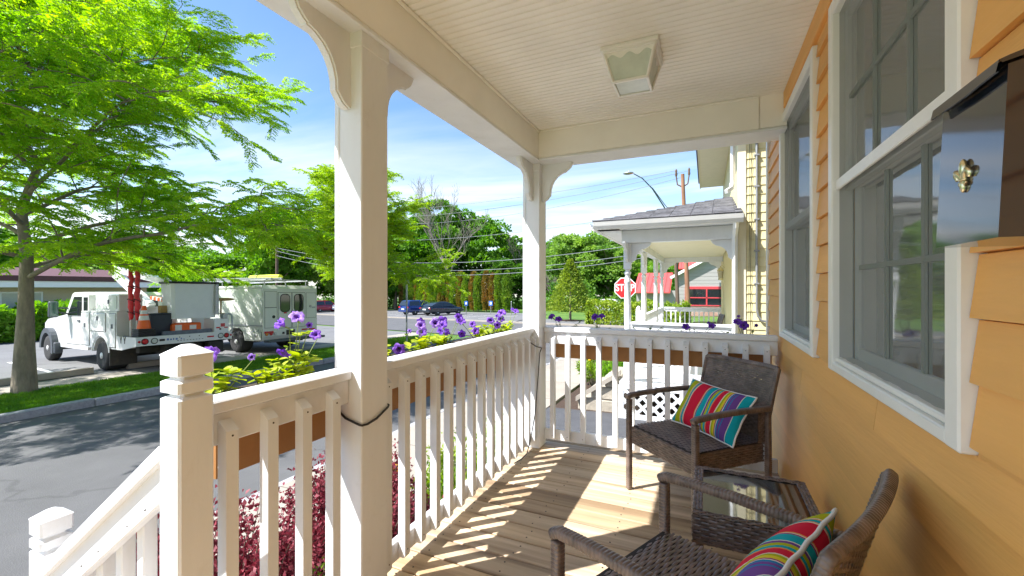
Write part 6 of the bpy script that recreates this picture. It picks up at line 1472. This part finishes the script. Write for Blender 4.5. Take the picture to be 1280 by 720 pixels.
# ---- step van: x forward, y left, origin under the rear bumper
vx, vy = -14.0, 11.25; Vn = thing('utility_van', 'white high roofed utility van with ladder rack and double rear doors', 'van', (vx, vy, gz(vx, vy) + .06), R(178))
hw = 1.1; Vn.rotation_euler = (.0105, .0190, R(178))
for s in (-1, 1): wheel(Vn, 1.55, s * .88, .40, .42, s); wheel(Vn, 5.0, s * .92, .40, .26, s)
side = [(.0, .62), (.0, 2.30), (.10, 2.43), (4.6, 2.43), (4.75, 2.35), (5.35, 1.5), (6.1, 1.3), (6.25, .6), (5.5, .5), (5.42, .72), (5.2, .88), (4.8, .88), (4.58, .72), (4.5, .5), (2.06, .5), (1.98, .75), (1.76, .90), (1.34, .90), (1.12, .75), (1.04, .46), (.1, .46)]
b = MB(); b.prism(side, (0, -hw, 0), (1, 0, 0), (0, 0, 1), (0, 2 * hw, 0)); b.build('body', 'vanwhite', Vn, **LO)
for s in (-1, 1):
    yf = s * hw; o = lambda a, c_: (min(yf + s * a, yf + s * c_), max(yf + s * a, yf + s * c_))
    b = MB(); b.cbox(.05, 4.5, *o(.0, .016), 1.03, 2.30, .01); b.build('side_panel', 'vanwhite', Vn, **LO)
    b = MB(); b.cbox(.05, 4.5, *o(.0, .03), .985, 1.02, .006); b.build('rub_rail', 'galv', Vn, **LO)
    b = MB(); b.cbox(.02, 4.55, *o(.0, .03), 2.34, 2.41, .01); b.build('drip_rail', 'vanwhite', Vn, **LO)
    b = MB(); b.cbox(.086, .994, *o(.0, .004), .488, .792, .001); b.build('locker_seam', 'chassis', Vn, **LO)
    b = MB(); b.cbox(.10, .98, *o(.0, .02), .50, .78, .008); b.build('skirt_locker', 'vanwhite', Vn, **LO)
    b = MB(); disc(b, (.40, yf + s * .02, .66), .05, (0, s, 0), 12); b.cbox(.28, .31, *o(.021, .03), .62, .70, .003); b.build('filler_cap', 'galv', Vn, **LO)
    b = MB(); b.prism([(4.55, 1.5), (4.55, 2.05), (4.78, 2.05), (5.2, 1.5)], (0, yf, 0), (1, 0, 0), (0, 0, 1), (0, s * .01, 0)); b.build('side_window', 'autoglass', Vn, **LO)
    b = MB(); disc(b, (.25, yf + s * .016, .85), .02, (0, s, 0), 8); b.build('side_latch', 'chassis', Vn, **LO)
# rear face
def rb(nm, y0, y1, z0, z1, d, m_, c_=.008):
    if nm == 'rear_locker': b = MB(); b.cbox(-.004, -.0004, y0 - .010, y1 + .010, z0 - .009, z1 + .009, .001); b.build('locker_seam', 'chassis', Vn, **LO)
    b = MB(); b.cbox(-d, -.0005, y0, y1, z0, z1, c_); return b.build(nm, m_, Vn, **LO)
dr = []
for (y0, y1) in ((-.02 - .53, -.02), (.01, .54)):
    d_ = thing('rear_door', parent=Vn); b = MB(); b.cbox(-.005, -.0004, y0 - .012, y1 + .012, .868, 2.172, .001); b.build('door_seam', 'chassis', d_, **LO); b = MB(); b.cbox(-.02, -.0005, y0, y1, .88, 2.16, .008); b.build('leaf', 'vanwhite', d_, **LO)
    yc = (y0 + y1) / 2; b = MB(); b.prism(rrect(.36, .62, .12), (-.0205, yc, 1.78), (0, 1, 0), (0, 0, 1), (-.008, 0, 0)); b.build('window', 'autoglass', d_, **LO)
    b = MB(); q = [(-.026, yc + a, 1.78 + c_) for a, c_ in rrect(.38, .64, .13)]; b.tube(q + q[:1], .014, 5, cap=False); b.build('gasket', 'black', d_, **LO)
b = MB(); b.prism(rrect(.10, .26, .04), (-.0205, -.02, 1.36), (0, 1, 0), (0, 0, 1), (-.03, 0, 0)); b.build('door_handle', 'chassis', Vn, **LO)
rb('rear_locker', .60, 1.04, .92, 1.62, .014, 'vanwhite'); rb('rear_locker', .60, 1.04, 1.64, 2.2, .012, 'vanwhite'); rb('rear_locker', -1.05, -.62, 1.2, 2.15, .012, 'vanwhite')
b = MB(); disc(b, (-.0145, .72, 1.30), .055, (-1, 0, 0), 14); b.build('locker_latch', 'chassis', Vn, **LO)
b = MB(); disc(b, (-.0125, -.80, 1.64), .05, (-1, 0, 0), 14); b.cbox(-.02, -.0125, -1.02, -.86, 1.56, 1.62, .003); b.build('locker_latch', 'galv', Vn, **LO)
rb('warning_sticker', .21, .33, 1.40, 1.45, .022, 'lampred', .002)
rb('marker_sticker', -.16, -.06, 1.16, 1.21, .023, 'chassis', .002)
rb('red_stripe', .72, 1.06, .72, .80, .012, 'lampred', .002); rb('red_stripe', -1.0, -.42, .74, .79, .012, 'lampred', .002)
for (y, r_, m_) in ((.98, .055, 'amber'), (.82, .055, 'lampred'), (.66, .055, 'lampwhite'), (-.90, .055, 'amber'), (-1.02, .045, 'lampred')): b = MB(); disc(b, (-.014, y, .70), r_, (-1, 0, 0), 14, .03); b.build('rear_light', m_, Vn, **LO)
rb('license_plate', -.12, .22, .62, .80, .02, 'chassis', .004); rb('plug_socket', .30, .38, .66, .74, .03, 'black')
b = MB(); b.cbox(-.32, -.002, -1.22, 1.08, .42, .50, .01); b.build('rear_step', 'flare', Vn, **LO)
b = MB(); b.cbox(-.1, 6.0, .3, .4, .36, .48, .01); b.cbox(-.1, 6.0, -.4, -.3, .36, .48, .01); b.tube([(1.55, -.8, .4), (1.55, .8, .4)], .1, 8); b.build('chassis', 'chassis', Vn, **LO)
rk = thing('roof_rack', parent=Vn)
for s in (-.85, .85):
    b = MB(); b.tube([(.2, s, 2.62), (4.4, s, 2.62)], .025, 6); b.build('side_rail', 'galv', rk, **LO)
    for x in (.3, 1.5, 2.8, 4.1): b = MB(); b.tube([(x, s, 2.42), (x, s, 2.62)], .02, 6); b.build('upright', 'galv', rk, **LO)
for x in (.3, 1.5, 2.8, 4.1): b = MB(); b.tube([(x, -.85, 2.64), (x, .85, 2.64)], .02, 6); b.build('crossbar', 'galv', rk, **LO)
t = thing('ladder', 'aluminium ladder lying on the roof rack of the van', 'ladder', tuple(Matrix.LocRotScale(Vn.location, Vn.rotation_euler, None) @ Vector((2.2, .5, 2.665))), R(178))
for s in (-.2, .2): b = MB(); b.cbox(-2.1, 2.1, s - .025, s + .025, .0, .08, .006); b.build('stile', 'galv', t, **LO)
for k in range(13): b = MB(); b.tube([(-2.0 + .33 * k, -.176, .04), (-2.0 + .33 * k, .176, .04)], .016, 6); b.build('rung', 'galv', t, **LO)
t = thing('cargo_roll', 'yellow green roll strapped on the roof rack of the van', 'roll', tuple(Matrix.LocRotScale(Vn.location, Vn.rotation_euler, None) @ Vector((1.8, -.2, 2.66))), R(178))
M['lime'] = mat('lime_cloth', (.55, .62, .03), .6)
b = MB(); b.tube([(-.9, 0, .12), (-.4, .02, .13), (.3, -.02, .12), (.9, 0, .11)], .11, 10); b.build('roll', 'lime', t, **LO)
for x in (-.5, .4): b = MB(); b.tube([(x, .115 * math.cos(a), .12 + .115 * math.sin(a)) for a in np.linspace(0, 6.28, 14)], .012, 5, cap=False); b.build('strap', 'black', t, **LO)

# ---- cars
def car(name, label, cat, x, y, rz, paint, L=4.75, hgt=1.45, suv=False, group=None):
    t = thing(name, label, cat, (x, y, gz(x, y) + .03), rz, group); hw_ = .91; zc_ = .95 if suv else .88
    st = ([(-1.0, .52, .80, .80), (-.92, .38, .98 if suv else .94, .86), (-.55, .30, 1.04 if suv else 1.0, .91), (.0, .26, 1.05 if suv else .99, .915), (1.4, .24, 1.0 if suv else .95, .915), (2.3, .24, .97 if suv else .90, .91), (3.0, .27, .90 if suv else .82, .89), (3.55, .34, .78 if suv else .70, .80), (3.72, .45, .62, .70)])
    k = L / 4.72; b = MB(); vs = []
    for (xs, zb, zt, w_) in st:
        xs *= k; h_ = zt - zb
        vs += [(xs, -w_ * .88, zb), (xs, -w_, zb + h_ * .25), (xs, -w_, zb + h_ * .72), (xs, -w_ * .90, zt - .015), (xs, 0, zt + .015), (xs, w_ * .90, zt - .015), (xs, w_, zb + h_ * .72), (xs, w_, zb + h_ * .25), (xs, w_ * .88, zb)]
    n = 9; fs = [(i * n + j, (i + 1) * n + j, (i + 1) * n + (j + 1) % n, i * n + (j + 1) % n) for i in range(len(st) - 1) for j in range(n)]
    fs += [tuple(range(n)), tuple(range((len(st) - 1) * n, len(st) * n))[::-1]]
    b._add(vs, fs, 0, True); b.build('body', paint, t, **LO)
    gh = ([(-.95, 1.02), (-.70, hgt - .06), (-.2, hgt), (1.0, hgt), (1.75, hgt - .12), (2.45, 1.0)] if suv else [(-.62, .98), (.12, hgt - .07), (.6, hgt), (1.1, hgt), (1.55, hgt - .06), (2.42, .92)])
    gh = [(x_ * k, z_) for x_, z_ in gh]; b = MB(); vs = []
    for (xs, zt) in gh: q = (zt - .9) / (hgt - .9); w_ = .86 - .24 * q; vs += [(xs, -.86, min(.93, zt - .02)), (xs, -w_, zt - .02), (xs, -w_ * .8, zt), (xs, w_ * .8, zt), (xs, w_, zt - .02), (xs, .86, min(.93, zt - .02))]
    fs = [(i * 6 + j, (i + 1) * 6 + j, (i + 1) * 6 + j + 1, i * 6 + j + 1) for i in range(len(gh) - 1) for j in range(5)]; b._add(vs, fs, 0, True); b.build('roof', paint, t, **LO)
    def pane(nm, pts): b_ = MB(); b_._add(pts, [tuple(range(len(pts)))]); b_.build(nm, 'autoglass', t, **LO)
    zb_ = 1.04 if suv else 1.0; zt_ = hgt - .10; wt = .86 - .24 * ((zt_ - .9) / (hgt - .9)) + .012; wb = .86 - .24 * ((zb_ - .9) / (hgt - .9)) + .012
    xr = (-.72 if suv else -.15) * k; xf = 1.62 * k
    for s in (-1, 1):
        for (a, c_, a2, c2) in ((xr, .72 * k, (-.60 if suv else .28) * k, .72 * k), (.80 * k, 2.15 * k, .80 * k, xf)): pane('side_window', [(a, s * wb, zb_), (c_, s * wb, zb_), (c2, s * wt, zt_), (a2, s * wt, zt_)])
    p, q = gh[-1], gh[-2]; pane('windscreen', [(p[0] + .01, -.76, p[1] + .03), (p[0] + .01, .76, p[1] + .03), (q[0] + .02, .6, q[1] + .005), (q[0] + .02, -.6, q[1] + .005)])
    p, q = gh[0], gh[1]; pane('rear_window', [(p[0] - .012, -.74, p[1] + .05), (p[0] - .012, .74, p[1] + .05), (q[0] - .012, .6, q[1] - .02), (q[0] - .012, -.6, q[1] - .02)])
    for s in (-1, 1):
        wheel(t, 0, s * .80, .33, .22, s); wheel(t, 2.75 * k, s * .80, .33, .22, s)
        b = MB(); b.prism([(-.06, 0), (.24, .0), (.24, .13), (-.04, .16)], (-.995 * k, s * .60 if s > 0 else -.84, .70 if not suv else .80), (0, 1, 0), (0, 0, 1), (.04, 0, 0)); b.build('tail_light', 'lampred', t, **LO)
        b = MB(); b.ell((3.45 * k, s * .66, .62), (.14, .16, .07), 8); b.build('headlight', 'lampwhite', t, **LO)
        b = MB(); b.ell((1.95 * k, s * .98, 1.0), (.09, .08, .07), 6); b.build('mirror', paint, t, **LO)
    b = MB(); b.cbox(-1.04 * k, -.985 * k, -.26, .26, .60, .74, .004); b.build('license_plate', 'lampwhite', t, **LO)
    b = MB(); b.cbox(-1.06 * k, -.90 * k, -.84, .84, .36, .56, .03); b.build('rear_bumper', paint, t, **LO)
    return t
M['navy'] = mat('navy_car_paint', (.010, .016, .026), .25, metal=.3, coat=1, var=.05); M['blue'] = mat('blue_car_paint', (.012, .04, .20), .25, metal=.3, coat=1, var=.05); M['redpaint'] = mat('red_car_paint', (.28, .012, .04), .25, metal=.2, coat=1); M['silver'] = mat('silver_blue_paint', (.25, .31, .42), .3, metal=.5, coat=1); M['carwhite'] = mat('white_car_paint', (.75, .76, .76), .25, coat=.8)
hd = math.atan2(NY, NX)
car('parked_car', 'dark navy four door sedan parked facing the arborvitae', 'car', -25.9, 37.5, hd, 'navy', 4.85, 1.45, group='cars in the far lots')
car('parked_car', 'blue hatchback SUV parked next to the dark sedan', 'car', -29.4, 38.4, hd, 'blue', 4.5, 1.62, True, group='cars in the far lots')
car('parked_car', 'red SUV in the distance past the white van', 'car', -48.6, 43.0, R(75), 'redpaint', 4.6, 1.65, True, group='cars in the far lots')
car('parked_car', 'silver blue car beside the distant red SUV', 'car', -46.6, 45.2, R(75), 'silver', 4.6, 1.5, group='cars in the far lots')
car('parked_car', 'white car whose roof shows above the corner hedge', 'car', -8.2, 44.2, R(183), 'carwhite', 4.8, 1.5, group='cars in the far lots')
